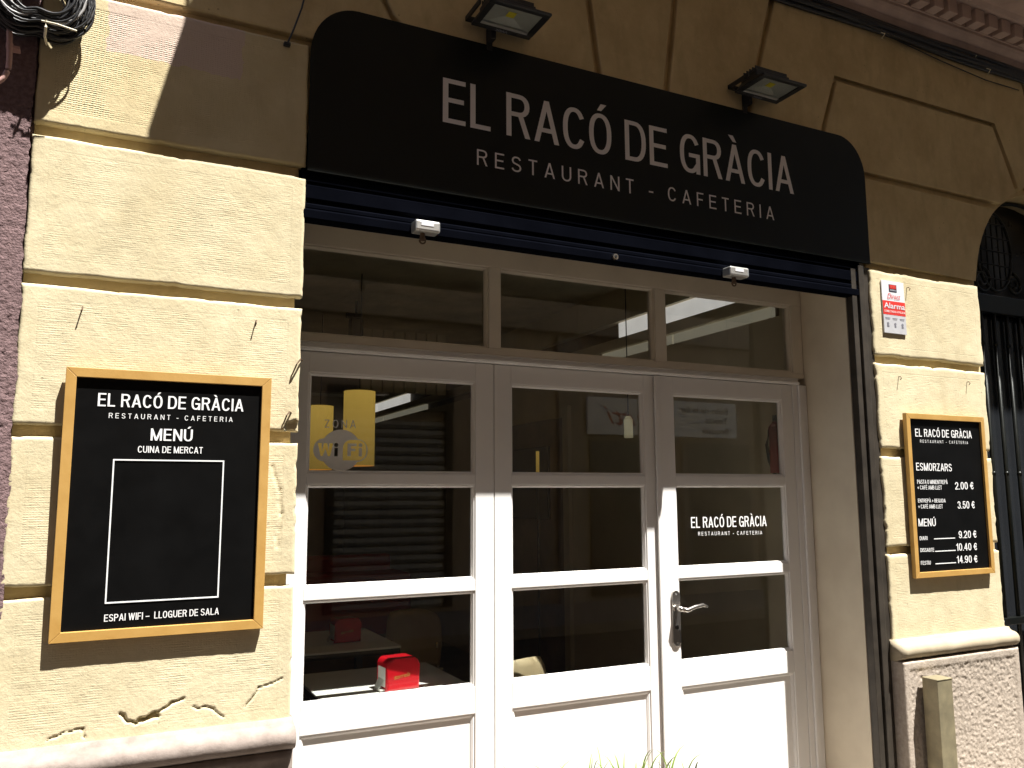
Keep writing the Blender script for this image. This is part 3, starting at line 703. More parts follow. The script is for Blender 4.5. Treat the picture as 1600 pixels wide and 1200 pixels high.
def blob(k=1.0):
    out = []
    for i in range(96):
        a = 2*math.pi*i/96; ca, sa = math.cos(a), math.sin(a)
        # union of a disc and a wide rounded lozenge, by marching outwards
        r = 0
        for q in range(140, 0, -1):
            x, z = ca*q/100, sa*q/100      # in units of half-width
            inside = math.hypot(x, z*1.0) < wh/ww
            zx = max(0, abs(x)-.62); zz = z
            inside |= math.hypot(zx/.38, zz/(.55*wh/ww)) < 1
            if inside: r = q/100; break
        out.append((wcx+ca*r*ww*k, wcz+sa*r*ww*k))
    return out
def rr(x0, x1, z0, z1, r, n=6, sq=()):
    out = []
    for ci, (cx, cz, a0) in enumerate(((x1-r, z1-r, 0), (x0+r, z1-r, 90), (x0+r, z0+r, 180), (x1-r, z0+r, 270))):
        if ci in sq: out.append((x1 if ci in (0, 3) else x0, z1 if ci in (0, 1) else z0)); continue
        for i in range(n+1):
            a = math.radians(a0+90*i/n); out.append((cx+r*math.cos(a), cz+r*math.sin(a)))
    return out
u = ww
fi = rr(wcx+.07*u, wcx+.93*u, wcz-.36*u, wcz+.38*u, .30*u, sq=(2,))
def bold_i(x, z, w, h):
    return [[(x, z), (x+w, z), (x+w, z+h*.66), (x, z+h*.66)], [(x+w/2+w*.6*math.cos(a), z+h*.88+w*.6*math.sin(a)) for a in [2*math.pi*k/14 for k in range(14)]]]
def bold_w(x, z, w, h, s_):
    return [[(x, z+h), (x+s_, z+h), (x+.28*w, z+h*.36), (x+.5*w-s_*.42, z+h), (x+.5*w+s_*.42, z+h), (x+.72*w, z+h*.36), (x+w-s_, z+h), (x+w, z+h), (x+.80*w, z), (x+.66*w, z), (x+.5*w, z+h*.56), (x+.34*w, z), (x+.20*w, z)]]
def bold_f(x, z, w, h, s_):
    return [[(x, z), (x+s_, z), (x+s_, z+h*.40), (x+w*.88, z+h*.40), (x+w*.88, z+h*.60), (x+s_, z+h*.60), (x+s_, z+h*.79), (x+w, z+h*.79), (x+w, z+h), (x, z+h)]]
wi = bold_w(wcx-.84*u, wcz-.22*u, .56*u, .46*u, .14*u) + bold_i(wcx-.235*u, wcz-.22*u, .125*u, .46*u)
fi_l = bold_f(wcx+.24*u, wcz-.21*u, .33*u, .46*u, .125*u) + bold_i(wcx+.66*u, wcz-.21*u, .115*u, .46*u)
dc = decal([blob(), fi]+wi+fi_l, wy, 'vinyl_grey', d1, 'wifi_sticker')
lpx('ZONA', 507, 556, 668, 669, 12.5, wy, 'vinyl_grey', d1, spacing=1.1, weight=.012)
# transom window and outer frame
tw = thing('transom_window', 'cream painted three-light transom window above the white doors', 'window', (1.95, DY, E(.568)))
a, b = DY-.006, DY+.06
MB().profile_x([(DY-.002, E(.569)), (DY-.022, E(.571)), (DY-.026, E(.580)), (DY-.014, E(.587)), (DY-.014, E(.593)), (DY-.02, E(.599)), (DY-.008, E(.606)), (b, E(.606)), (b, E(.569))], .56, 3.29).build('sill_rail', 'white_paint', tw)
bx('frame_rail', 'cream_paint', tw, .56, RX-.001, a, b, E(.6065), E(.635), bev=.003)
bx('frame_rail', 'cream_paint', tw, .56, RX-.001, a, b, E(1.0), E(1.10), bev=.003)
mx_ = [(.56, .62), (1.497, 1.553), (2.385, 2.451), (3.272, RX-.002)]
for q0, q1 in mx_: bx('mullion', 'cream_paint', tw, q0, q1, a+.001, b-.001, E(.6352), E(.9998), bev=.003)
for (q0, q1), (r0, r1) in zip(mx_, mx_[1:]):
    zring(q1, r0, E(.6352), E(.9998), a+.012, a+.024, .012, a+.036).build('glazing_bead', 'cream_paint', tw)
    bx('pane', 'glass', tw, q1+.001, (q1+r0)/2-.0008, a+.034, a+.038, E(.636), E(.999))
    bx('pane', 'glass', tw, (q1+r0)/2+.0008, r0-.001, a+.034, a+.038, E(.636), E(.999))
bx('soffit', 'cream_paint', tw, .56, RX-.001, .06, DY-.007, E(1.08), E(1.11))
df = thing('door_frame', 'white moulded door jamb against the cream reveal', 'door frame', (3.3, DY, .03))
MB().box(3.251, 3.285, DY-.012, DY+.05, .03, E(.5685), bev=.003).box(3.286, 3.312, DY-.024, DY+.05, .03, E(.5685), bev=.003).box(3.313, RX-.001, DY-.016, DY+.05, .03, E(.5685), bev=.003).build('jamb', 'white_paint', df)
MB().box(.565, .6155, DY-.012, DY+.05, .03, E(.5685), bev=.003).build('jamb', 'white_paint', df)
MB().box(.565, RX-.001, DY-.03, DY+.08, .03, .058, bev=.004).build('threshold', 'kerb_stone', df)
# ================================================================ FLOODLIGHTS
def frame_ring(x0, x1, y0, y1, z0, z1, m):
    mb = MB()
    mb.box(x0, x1, y0, y0+m, z0, z1, bev=.003).box(x0, x1, y1-m, y1, z0, z1, bev=.003)
    mb.box(x0, x0+m, y0+m-.001, y1-m+.001, z0+.001, z1-.001).box(x1-m, x1, y0+m-.001, y1-m+.001, z0+.001, z1-.001)
    return mb
def flood(x0, x1, zf, label):
    y0, y1 = -.245, -.048; m = .026
    t = thing('floodlight', label, 'floodlight', ((x0+x1)/2, -.03, zf), 'floodlights over the sign')
    frame_ring(x0, x1, y0, y1, zf, zf+.012, m).build('front_frame', 'black_plastic', t)
    bk = MB().box(x0+.03, x1-.03, y0+.075, y1-.012, zf+.034, zf+.075, bev=.006)
    for i in range(5):
        yy = y0+.088+i*.019; bk.box(x0+.034, x1-.034, yy, yy+.004, zf+.0745, zf+.095)
    # sloping skirt from the front frame up to the narrow back
    A_ = [(x0+.006, y0+.006), (x1-.006, y0+.006), (x1-.006, y1-.006), (x0+.006, y1-.006)]; B_ = [(x0+.03, y0+.075), (x1-.03, y0+.075), (x1-.03, y1-.012), (x0+.03, y1-.012)]
    for k in range(4):
        l = (k+1) % 4; bk.quad((*A_[k], zf+.0115), (*A_[l], zf+.0115), (*B_[l], zf+.045), (*B_[k], zf+.045))
    bk.build('housing', 'black_plastic', t)
    cx, cy = (x0+x1)/2, (y0+y1)/2; c = .017; zt = zf+.026
    rf = MB(); i0, i1, j0, j1 = x0+m, x1-m, y0+m, y1-m; zb = zf+.007
    O = [(i0, j0, zb), (i1, j0, zb), (i1, j1, zb), (i0, j1, zb)]; I = [(cx-c, cy-c, zt), (cx+c, cy-c, zt), (cx+c, cy+c, zt), (cx-c, cy+c, zt)]
    for k in range(4): rf.quad(O[k], O[(k+1) % 4], I[(k+1) % 4], I[k])
    rf.box(i0, i1, j1-.016, j1-.0005, zb-.004, zb+.004)
    rf.build('reflector', 'reflector', t)
    bx('led_chip', 'led_yellow', t, cx-c, cx+c, cy-c, cy+c, zt-.003, zt+.002)
    bx('lens', 'glass', t, i0, i1, j0, j1, zf+.003, zf+.006)
    br = MB().box(cx-.03-.012, cx-.03+.012, y1+.002, -.001, zf-.03, zf+.03, bev=.003).box(cx-.042, cx-.018, -.009, .0, zf-.06, zf+.03).box(x0-.012, x0-.004, cy-.01, y1+.03, zf+.03, zf+.05).box(x1+.004, x1+.012, cy-.01, y1+.03, zf+.03, zf+.05).box(x0-.012, x1+.012, y1+.018, y1+.03, zf+.03, zf+.05)
    br.build('bracket', 'dark_metal', t)
    # wattage moulded on the frame, facing down
    me = text_mesh('30W', weight=.01); xs = [v.co.x for v in me.vertices]; a_, b_ = min(xs), max(xs)
    for v in me.vertices: v.co = Vector((cx-.03+(v.co.x-a_)/(b_-a_)*.055, y1-.022+v.co.y/CAP*-.0, zf-.0008)) + Vector((0, -(-v.co.y/CAP*.014), 0))
    link('lettering', me, 'icon_grey', t)
    return t
flood(1.238, 1.500, E(1.862), 'black floodlight over the E and L of the sign, nearer the cable coil')
flood(2.590, 2.852, E(1.872), 'black floodlight over the last word of the sign')
# ================================================================ MENU BOARDS
def board(x0, x1, z0, z1, label, fw=.03, tilt=.012):
    t = thing('menu_board', label, 'menu board', ((x0+x1)/2, -.004, z0), 'framed menu boards on the piers')
    y0, y1 = -.028, -.006
    def mit(pts, nm='frame_rail'): MB().prism(pts, y0, y1, bev=.0015).build(nm, 'pine_frame', t)
    mit([(x0, z0), (x1, z0), (x1-fw, z0+fw), (x0+fw, z0+fw)]); mit([(x0, z1), (x0+fw, z1-fw), (x1-fw, z1-fw), (x1, z1)])
    mit([(x0, z0), (x0+fw, z0+fw), (x0+fw, z1-fw), (x0, z1)], 'frame_stile'); mit([(x1, z0), (x1, z1), (x1-fw, z1-fw), (x1-fw, z0+fw)], 'frame_stile')
    bx('panel', 'board_black', t, x0+fw*.8, x1-fw*.8, -.016, -.008, z0+fw*.8, z1-fw*.8)
    t.rotation_euler = (tilt, 0, 0)
    return t
BY = -.0175
bl = board(-.105, .510, E(-.428), E(.398), 'large pine framed black menu board with white outlined empty box on the left pier')
def bt(s, x0, x1, z, cap, **k): lettering(s, (x0, E(z)), (x1, E(z)), cap, BY, 'letter_bright', bl, **k)
bt('EL RACÓ DE GRÀCIA', -.013, .423, .281, .041, weight=.012)
bt('RESTAURANT - CAFETERIA', .020, .390, .245, .016, spacing=1.25, weight=.008)
bt('MENÚ', .143, .268, .178, .038, weight=.014)
bt('CUINA DE MERCAT', .108, .301, .139, .021, weight=.012)
bt('ESPAI WIFI –  LLOGUER DE SALA', .040, .372, -.375, .021, weight=.012)
ra, rb_ = P(176.7, 717.3, BY), P(343, 933.5, BY)
fx0, fx1, fz1, fz0 = P(176.7, 717.3, BY).x, P(350, 720, BY).x, P(176.7, 717.3, BY).z, P(342.9, 933.3, BY).z
lw = .0042
ol = MB()
ol.box(fx0, fx1, BY-.0008, BY+.001, fz1-lw, fz1).box(fx0, fx1, BY-.0008, BY+.001, fz0, fz0+lw).box(fx0, fx0+lw, BY-.0008, BY+.001, fz0+lw, fz1-lw).box(fx1-lw, fx1, BY-.0008, BY+.001, fz0+lw, fz1-lw)
ol.build('outlined_box', 'letter_bright', bl)
br_ = board(3.640, 4.248, E(-.418), E(.402), 'small-looking pine framed black price board on the right pier', fw=.028, tilt=.006)
for s, xl, xr, yl, yr, cp, k in [
    ('EL RACÓ DE GRÀCIA', 1429.2, 1517.4, 682, 685, 12.2, {}), ('RESTAURANT - CAFETERIA', 1436.7, 1511.4, 691.6, 694, 4.6, {'spacing': 1.2}),
    ('ESMORZARS', 1431, 1486.6, 735, 736.5, 12, {}), ('PASTA O MINIENTREPÀ', 1432.5, 1480, 756, 756.3, 6.4, {}), ('+ CAFÈ AMB LLET', 1433, 1471, 764.8, 764.8, 6.2, {}),
    ('2.00 €', 1492, 1521, 764.8, 764.5, 11.5, {}), ('ENTREPÀ + BEGUDA', 1434, 1477, 785, 785, 5.8, {}), ('+ CAFÈ AMB LLET', 1434.4, 1472.6, 794.5, 794.2, 6.2, {}),
    ('3.50 €', 1496, 1523, 794.8, 794.2, 11.5, {}), ('MENÚ', 1435, 1462, 822.3, 822, 12, {}), ('DIARI', 1437, 1449, 844, 843.6, 6, {}), ('9.20 €', 1498, 1526, 841, 840, 11.5, {}),
    ('DISSABTE', 1438, 1459.6, 862.5, 862, 6, {}), ('10.40 €', 1494, 1527, 860.6, 859.4, 11.5, {}), ('FESTIU', 1439, 1454.4, 882.6, 882, 6, {}), ('14.90 €', 1495, 1527.7, 880, 878.6, 11.5, {})]:
    k.setdefault('weight', .012)
    lpx(s, xl, xr, yl, yr, cp, BY, 'letter_bright', br_, **k)
for xa, xb, y in ((1459, 1492, 842), (1461, 1493, 861.5), (1461.5, 1493.6, 881)):
    p, q = P(xa, y, BY), P(xb, y, BY); bx('rule', 'letter_bright', br_, p.x, q.x, BY-.0008, BY+.001, p.z-.002, p.z+.002)
# ================================================================ ALARM PLATE
al = thing('alarm_plate', 'white red and grey alarm company plate on the right pier', 'plaque', (3.635, -.004, E(.812)))
ax0, ax1, az0, az1 = 3.552, 3.719, E(.812), E(1.088)
bx('plate', 'plate_white', al, ax0, ax1, -.008, -.002, az0, az1, bev=.0015)
ah = az1-az0
bx('grey_field', 'plate_grey', al, ax0+.001, ax1-.001, -.0088, -.0079, az0+.001, az0+.345*ah)
bx('red_band', 'plate_red', al, ax0+.001, ax1-.001, -.009, -.0079, az0+.352*ah, az0+.615*ah)
bx('logo_box', 'plate_dark', al, ax0+.32*.167, ax0+.66*.167, -.009, -.0079, az0+.795*ah, az0+.935*ah)
bx('logo_field', 'plate_red', al, ax0+.35*.167, ax0+.63*.167, -.0096, -.0089, az0+.855*ah, az0+.925*ah)
for i in range(3):
    xx = ax0+(.40+.09*i)*.167
    MB().tube([(xx, -.0095, az0+.89*ah), (xx, -.0101, az0+.89*ah)], .0055, 12).build('logo_dot', 'script_red', al)
def at_(s, u0, u1, v, cap, mat, **k): lettering(s, (ax0+u0*.167, az0+v*ah), (ax0+u1*.167, az0+v*ah), cap, -.0102, mat, al, **k)
at_('SECURITAS', .36, .62, .812, .007, 'plate_white', weight=.01)
at_('Direct', .22, .80, .66, .028, 'plate_red', shear=.35, weight=.0)
at_('Alarma', .05, .97, .475, .028, 'plate_white', weight=.012)
at_('CONECTADA A POLICIA', .05, .97, .395, .011, 'letter_white', weight=.008)
for i, (sx, sy) in enumerate(((.008, .004), (.006, .008), (.007, .006))):
    xx = ax0+(.18+.32*i)*.167
    bx('caption', 'plate_dark' if False else 'icon_grey', al, xx-.018, xx+.018, -.0096, -.0087, az0+.285*ah, az0+.292*ah)
    bx('caption', 'icon_grey', al, xx-.016, xx+.014, -.0096, -.0087, az0+.262*ah, az0+.268*ah)
    MB().tube([(xx, -.0087, az0+.18*ah), (xx, -.0098, az0+.18*ah)], .008, 10).box(xx-sx, xx+sx, -.0098, -.0087, az0+.12*ah, az0+.15*ah).build('icon', 'icon_grey', al)
# ================================================================ NAILS, WIRES, CABLES
def nail(px, py, ln, dx, label):
    p = P(px, py, 0)
    o = MB().tube([(p.x, .01, p.z+.004), (p.x, -.012, p.z+.004), (p.x+dx*.5, -.02, p.z-ln*.35), (p.x+dx, -.014, p.z-ln)], .0022, 6).build('bent_nail', 'rust')
    tag(o, label, 'nail', 'rusty nails in the piers')
nail(129, 483, .018, -.004, 'bent rusty nail above the left corner of the left menu board')
nail(400, 503, .018, -.004, 'bent rusty nail above the right corner of the left menu board')
nail(1404, 590, .014, -.006, 'small bent nail above the left corner of the price board')
nail(1511, 598, .014, -.006, 'small bent nail above the right corner of the price board')
nail(1417, 451, .014, -.002, 'rusty nail at the upper right corner of the alarm plate')
for (pa, pb, lab) in (((470, 563), (456, 585), 'upper curl of rusty wire on the edge of the left pier'), ((453, 645), (442, 662), 'lower curl of rusty wire on the edge of the left pier')):
    a, b = P(*pa, 0), P(*pb, 0)
    o = MB().tube([(a.x+.006, .004, a.z), (a.x-.004, -.014, a.z+.002), ((a.x+b.x)/2-.003, -.02, (a.z+b.z)/2+.008), (b.x, -.01, b.z), (b.x-.002, .004, b.z-.006)], .0028, 6).build('bent_wire', 'rust')
    tag(o, lab, 'wire', 'rusty wires on the left pier')
# coil of cable at the top left corner
cc = P(66, -12, -.06)
coil = thing('cable_coil', 'coil of black and grey cables tied up at the top left corner', 'cable coil', (cc.x, -.06, cc.z-.13))
for i in range(46):
    r = .114+random.uniform(-.036, .03); ox, oz = random.uniform(-.012, .012), random.uniform(-.02, .02)
    yy = -.02-random.random()*.08; tl = random.uniform(-.12, .12); k1 = random.uniform(.9, 1.08); ph = random.uniform(0, 6)
    pts = []
    for k in range(40):
        a = 2*math.pi*k/40
        sq = 1-.28*max(0, -math.sin(a))**3*math.exp(-((math.cos(a))/.5)**2)    # pinched where it is tied
        pts.append((cc.x+ox+r*k1*math.cos(a)*sq, yy+tl*math.sin(a+ph)*.1, cc.z+oz+r*math.sin(a)*sq*.98-.02))
    MB().tube(pts, random.choice((.0035, .0042, .005)), 6, True).build('cable_loop', 'cable_grey' if i % 5 == 0 else 'cable_black', coil, True)
tz_ = P(72, 38, -.1)
MB().tube([(tz_.x-.012, -.108, tz_.z+.004), (tz_.x+.03, -.115, tz_.z), (tz_.x+.085, -.11, tz_.z-.006)], .003, 6).build('cable_tie', 'tie_cream', coil)
MB().tube([(tz_.x, -.11, tz_.z+.008), (tz_.x+.001, -.112, tz_.z-.015), (tz_.x-.002, -.09, tz_.z-.035), (tz_.x, -.03, tz_.z-.03)], .004, 6).build('cable_tie', 'tie_cream', coil)
# conduit on the pink wall
pc = [P(14, -30, -.03), P(15, 40, -.03), P(15, 95, -.03), P(12, 112, -.03), P(4, 124, -.03), P(-12, 132, -.03), P(-60, 140, -.03)]
cdt = thing('conduit', 'pinkish plastic conduit bending left on the pink wall', 'pipe', tuple(pc[2]))
sm = []
for i in range(len(pc)-1):
    for k in range(4): sm.append(pc[i].lerp(pc[i+1], k/4))
sm.append(pc[-1])
for _ in range(3): sm = [sm[0]]+[(sm[i-1]+sm[i]*2+sm[i+1])/4 for i in range(1, len(sm)-1)]+[sm[-1]]
MB().tube(sm, .0085, 12).build('pipe', 'conduit_pink', cdt, True)
q = P(15, 72, -.03)
MB().tube([q+Vector((0, 0, .008)), q-Vector((0, 0, .008))], .0105, 12).box(q.x+.006, q.x+.028, q.y-.004, q.y+.03, q.z-.006, q.z+.004, bev=.002).build('clip', 'conduit_pink', cdt)
# thin cable dropping by the sign's left corner
a, b = P(480, -20, -.012), P(449, 68, -.012)
o = MB().tube([a, a.lerp(b, .4)+Vector((.006, -.01, 0)), a.lerp(b, .8)+Vector((.004, 0, 0)), b, b+Vector((0, .02, -.004))], .0035, 6).box(b.x-.012, b.x+.012, -.016, .012, b.z-.008, b.z+.006, bev=.003).build('thin_cable', 'cable_black')
tag(o, 'thin black cable ending in the groove left of the sign', 'cable')
# cable bundle under the balcony
cb = thing('cable_bundle', 'bundle of black cables running along the wall under the balcony', 'cables', (4, -.03, E(2.5)))
for i in range(16):
    zz = E(2.465)+random.random()*.075; yy = -.012-random.random()*.03; pts = []
    for k in range(41):
        x = .9+k*.115; sag = -.03*math.sin(max(0, (x-3.4))*2.2)*(.4+.2*i/9) if i < 3 else 0
        pts.append((x, yy, zz+rnd(x, i, 1.3, 2)*.022-abs(sag)*.5))
    MB().tube(pts, random.choice((.008, .011, .014)), 6).build('cable', 'cable_black', cb, True)
pts = []
for i, (x, y) in enumerate(((1330, 28), (1400, 62), (1470, 95), (1540, 125), (1592, 141))):
    p = P(x, y, -.012); pts.append(p)
MB().tube(pts, .003, 6).build('cable', 'cable_black', cb)
for (x, y) in ((1377, 56), (1542, 112), (1520, 90)):
    p = P(x, y, -.03); MB().tube([(p.x, -.03, p.z+.02), (p.x+.004, -.05, p.z+.004), (p.x-.008, -.04, p.z-.022)], .0035, 6).build('cable_tie', 'tie_cream', cb)
# ================================================================ METAL POST by the right plinth
pa = P(1450, 1064, -.13); pb = P(1491, 1064, -.13)
post = thing('metal_post', 'dull brass coloured square metal post in front of the rough plinth', 'post', (pa.x+.06, -.12, .03))
px0 = pa.x+.03; pwid = .105
MB().prism([(px0, .03), (px0+pwid, .03), (px0+pwid, pa.z), (px0, pa.z)], -.155, -.075, bev=.003).build('tube', 'brass_post', post)
MB().box(px0-.0015, px0+pwid+.0015, -.157, -.073, pa.z, pa.z+.006, bev=.002).build('cap', 'brass_post', post)
MB().box(px0-.03, px0+pwid+.03, -.185, -.06, .03, .038).build('base_plate', 'brass_post', post)
# ================================================================ GATE in the arch
GY = .17
gt = thing('iron_gate', 'black wrought iron gate with scrolls in the arched doorway at the right', 'gate', (ARX, GY, .03))
gx0, gx1 = ARX-ARR+.012, ARX+ARR-.012
MB().prism([(gx0, .03), (gx1, .03)]+arc(0, 180, 24, ARR-.012), GY+.07, GY+.1).build('backing_panel', 'gate_wood', gt)
MB().box(gx0, gx1, GY+.062, GY+.066, .5, E(1.05)).build('pane', 'window_dark', gt)
MB().box(gx0, gx1, GY-.012, GY+.03, E(1.055), E(1.165), bev=.005).build('cross_bar', 'iron', gt)
MB().box(gx0, gx1, GY-.012, GY+.03, E(-.735), E(-.695), bev=.004).build('cross_bar', 'iron', gt)
MB().tube([(gx0+.02, GY-.04, E(-.72)), (gx0+.10, GY-.05, E(-.715)), (gx0+.17, GY-.03, E(-.705))], .012, 10).build('latch', 'zinc', gt)
k = 0; xb = gx0+.018
while xb < gx1:
    MB().tube([(xb, GY+.008, .04), (xb, GY+.008, E(1.056))], .012, 8).tube([(xb, GY+.008, E(.86)), (xb, GY+.008, E(.88))], .0135, 8).tube([(xb, GY+.008, E(.10)), (xb, GY+.008, E(.12))], .0135, 8).build('bar', 'iron', gt, True)
    xb += .118; k += 1
MB().tube([(x, GY, z) for x, z in arc(0, 180, 40, ARR-.02)], .012, 8).build('arch_bar', 'iron', gt, True)
def scroll(cx, cz, r, turns, a0, sgn, rad=.009):
    pts = []
    n = int(turns*26)
    for i in range(n+1):
        t_ = i/n; a = a0+sgn*turns*2*math.pi*t_; rr_ = r*(1-t_*.78); pts.append((cx+rr_*math.cos(a), GY, cz+rr_*math.sin(a)))
    MB().tube(pts, rad, 8).build('scroll', 'iron', gt, True)
for sx in (-1, 1):
    scroll(ARX+sx*.56, E(1.235), .075, 1.6, math.pi*.5, -sx); scroll(ARX+sx*.40, E(1.25), .085, 1.7, math.pi*.5, sx)
    scroll(ARX+sx*.57, E(1.42), .06, 1.4, -math.pi*.4, -sx); scroll(ARX+sx*.40, E(1.60), .06, 1.5, 0, sx); scroll(ARX+sx*.1, E(1.25), .07, 1.6, math.pi*.5, sx)
for sx in (-1, 0, 1):
    ov = [(ARX+sx*.27+.165*math.cos(a), GY, E(1.44)+.245*math.sin(a)) for a in [math.pi*2*i/30 for i in range(30)]]
    if sx: MB().tube(ov, .009, 8, True).build('oval_ring', 'iron', gt, True)
    for q_ in range(-2, 3):
        if sx:
            h = .235*math.sqrt(1-(q_*.055/.165)**2); MB().tube([(ARX+sx*.27+q_*.055, GY+.004, E(1.44)-h), (ARX+sx*.27+q_*.055, GY+.004, E(1.44)+h)], .005, 6).build('lattice_bar', 'iron', gt)
            w_ = .155*math.sqrt(1-(q_*.085/.245)**2); MB().tube([(ARX+sx*.27-w_, GY-.004, E(1.44)+q_*.085), (ARX+sx*.27+w_, GY-.004, E(1.44)+q_*.085)], .005, 6).build('lattice_bar', 'iron', gt)
# ================================================================ PLANT
pl = thing('planter', 'trough planter with thin grassy green leaves in front of the middle door', 'plant', (1.66, -.3, .03))
MB().box(1.28, 2.04, -.42, -.18, .03, .44, bev=.012).build('trough', 'terracotta', pl)
MB().box(1.295, 2.025, -.405, -.195, .435, .452).build('soil', 'soil', pl)
random.seed(23)
def blade(x, y, h, dx, dy, w):
    mb = MB(); n = 9; L, Rr = [], []
    for i in range(n+1):
        t_ = i/n; z = .445+h*math.sin(t_*math.pi*.5*random.uniform(.99, 1.0))*(1 if t_ < .99 else 1)
        px_ = x+dx*t_**2.2; py_ = y+dy*t_**2.2; ww_ = w*(1-t_**1.8)*(.6+.4*min(1, t_*5))+.0004
        nrm = Vector((math.sin(x*90), math.cos(x*90), 0))
        c_ = Vector((px_, py_, z)); L.append(mb.bm.verts.new(c_+nrm*ww_)); Rr.append(mb.bm.verts.new(c_-nrm*ww_+Vector((0, 0, .0)))); 
    for i in range(n): mb.bm.faces.new((L[i], Rr[i], Rr[i+1], L[i+1]))
    return mb.build('leaf_blade', 'leaf', pl, True)
for i in range(80):
    x = random.choice((random.gauss(1.50, .09), random.gauss(1.80, .08), random.uniform(1.31, 2.0))); x = min(2.0, max(1.31, x))
    blade(x, random.uniform(-.39, -.21), random.uniform(.13, .215)+(.04 if random.random() < .12 else 0), random.uniform(-.11, .12), random.uniform(-.08, .08), random.uniform(.003, .0055))
# ================================================================ INTERIOR
RXI = 3.352; IY1 = 9.6; IX0 = -1.2; IZ1 = E(1.50)
rm = []
def st(name, mat, *a): o = MB().box(*a).build(name, mat); o['kind'] = 'structure'; return o
st('interior_floor', 'inner_floor', IX0, RXI+.2, .48, IY1, -.05, .04)
st('interior_ceiling', 'inner_ceiling', IX0, RXI+.2, .421, IY1, IZ1, IZ1+.1)
st('interior_wall_left', 'inner_wall', IX0-.1, IX0, .421, IY1, 0, IZ1+.1)
rw = MB()
rw.box(RXI, RXI+.2, .475, IY1, 0, E(.983)).box(RXI, RXI+.2, .475, IY1, E(1.060), E(1.132)).box(RXI, RXI+.2, .475, IY1, E(1.256), IZ1).box(RXI+.09, RXI+.2, .475, IY1, E(.9831), E(1.0599)).box(RXI+.09, RXI+.2, .475, IY1, E(1.1321), E(1.2559))
o = rw.build('interior_wall_right', 'inner_cream'); o['kind'] = 'structure'
st('interior_wall_back', 'inner_wall', IX0, RXI+.2, IY1, IY1+.1, 0, IZ1+.1)
st('interior_wall_front', 'inner_wall', IX0, XL1-.131, .421, .5, 0, IZ1)
st('interior_lintel', 'inner_wall', XL1-.13, RXI+.2, .421, .5, E(1.10), IZ1)
for nm, z0, z1, mat, lab in (('upper', E(1.133), E(1.255), 'strip_light', 'upper bright light strip along the right interior wall'), ('lower', E(.984), E(1.059), 'strip_dim', 'lower dimmer light strip along the right interior wall')):
    t_ = thing('light_strip', lab, 'light', (RXI+.05, 1, z0), 'light strips on the interior wall')
    for y0, y1 in (((.85, 2.15), (6.82, 8.1), (8.12, 9.4)) if nm == 'upper' else ((.6, 1.5), (1.52, 2.38), (6.2, 7.8), (7.82, 9.4))):
        bx('diffuser', mat, t_, RXI+.03, RXI+.06, y0, y1, z0+.002, z1-.002)
    bx('back_tray', 'inner_wood', t_, RXI+.062, RXI+.088, .6, IY1-.1, z0+.001, z1-.001)
# ceiling beam and slatted partition seen through the transom
for i, y in enumerate((5.2, 7.4)):
    o = MB().box(IX0+.01, RXI-.01, y, y+.2, IZ1-.2, IZ1-.001, bev=.006).build('ceiling_beam', 'inner_wood'); tag(o, ('nearer' if i == 0 else 'farther')+' brown ceiling beam across the interior', 'beam', 'interior ceiling beams')
sc_ = thing('slatted_screen', 'pale vertical slat screen hanging behind the left transom glass', 'screen', (1.9, 4.3, E(.93)))
sa, sb = P(566, 500, 4.3).x, P(700, 500, 4.3).x; szt = P(600, 468, 4.3).z
for i in range(8):
    w_ = (sb-sa)/8; bx('slat', 'inner_cream', sc_, sa+i*w_, sa+i*w_+w_*.86, 4.3, 4.33, E(.93), szt+.02*math.sin(i), bev=.003)
bx('hanging_rail', 'inner_wood', sc_, sa-.05, sb+.05, 4.331, 4.36, szt-.08, szt-.03)
for xx in (sa, sb): MB().tube([(xx, 4.345, szt-.04), (xx, 4.345, IZ1)], .006, 6).build('hanger', 'dark_metal', sc_)
sp = thing('wall_speaker', 'small dark loudspeaker seen through the left transom glass', 'loudspeaker', (P(559, 507, 3.2).x, 3.2, P(559, 507, 3.2).z-.06))
p = P(559, 507, 3.2); MB().box(p.x-.05, p.x+.05, 3.2, 3.3, p.z-.09, p.z+.06, bev=.02).build('cabinet', 'black_plastic', sp); MB().box(p.x-.07, p.x+.05, 3.26, 3.29, p.z+.06, p.z+.10).tube([(p.x+.01, 3.28, p.z+.09), (p.x+.01, 3.28, IZ1)], .012, 8).build('bracket', 'black_plastic', sp)
# pendants
def pendant(x, y, z0, z1, r, lab):
    t_ = thing('pendant_lamp', lab, 'lamp', (x, y, z0), 'yellow pendant lamps')
    MB().cyl((x, y), r, r, z0, z1, 40, cap=False).build('shade', 'lamp_shade', t_, True)
    MB().cyl((x, y), r+.002, r+.002, z1-.004, z1+.002, 40).build('top_ring', 'gold', t_)
    MB().tube([(x, y, z1), (x, y, IZ1)], .004, 6).build('cord', 'cable_black', t_)
pendant(P(561, 668, 2.5).x, 2.5, P(561, 728, 2.5).z, P(561, 611, 2.5).z, .104, 'nearer and taller-looking yellow cylinder pendant lamp behind the wifi pane')
pendant(P(500, 668, 3.8).x, 3.8, P(500, 734, 3.8).z, P(500, 634, 3.8).z, .104, 'farther yellow cylinder pendant lamp at the left of the wifi pane')
p = P(982, 670, 1.75)
t_ = thing('small_lamp', 'small pale capsule lamp seen through the middle door', 'lamp', (p.x, 1.75, p.z-.09))
MB().cyl((p.x, 1.75), .03, .03, p.z-.06, p.z+.06, 20).cyl((p.x, 1.75), .03, .016, p.z+.06, p.z+.085, 20).build('bulb', 'lamp_white', t_, True); MB().tube([(p.x, 1.75, p.z+.08), (p.x, 1.75, IZ1)], .004, 6).build('cord', 'cable_black', t_)
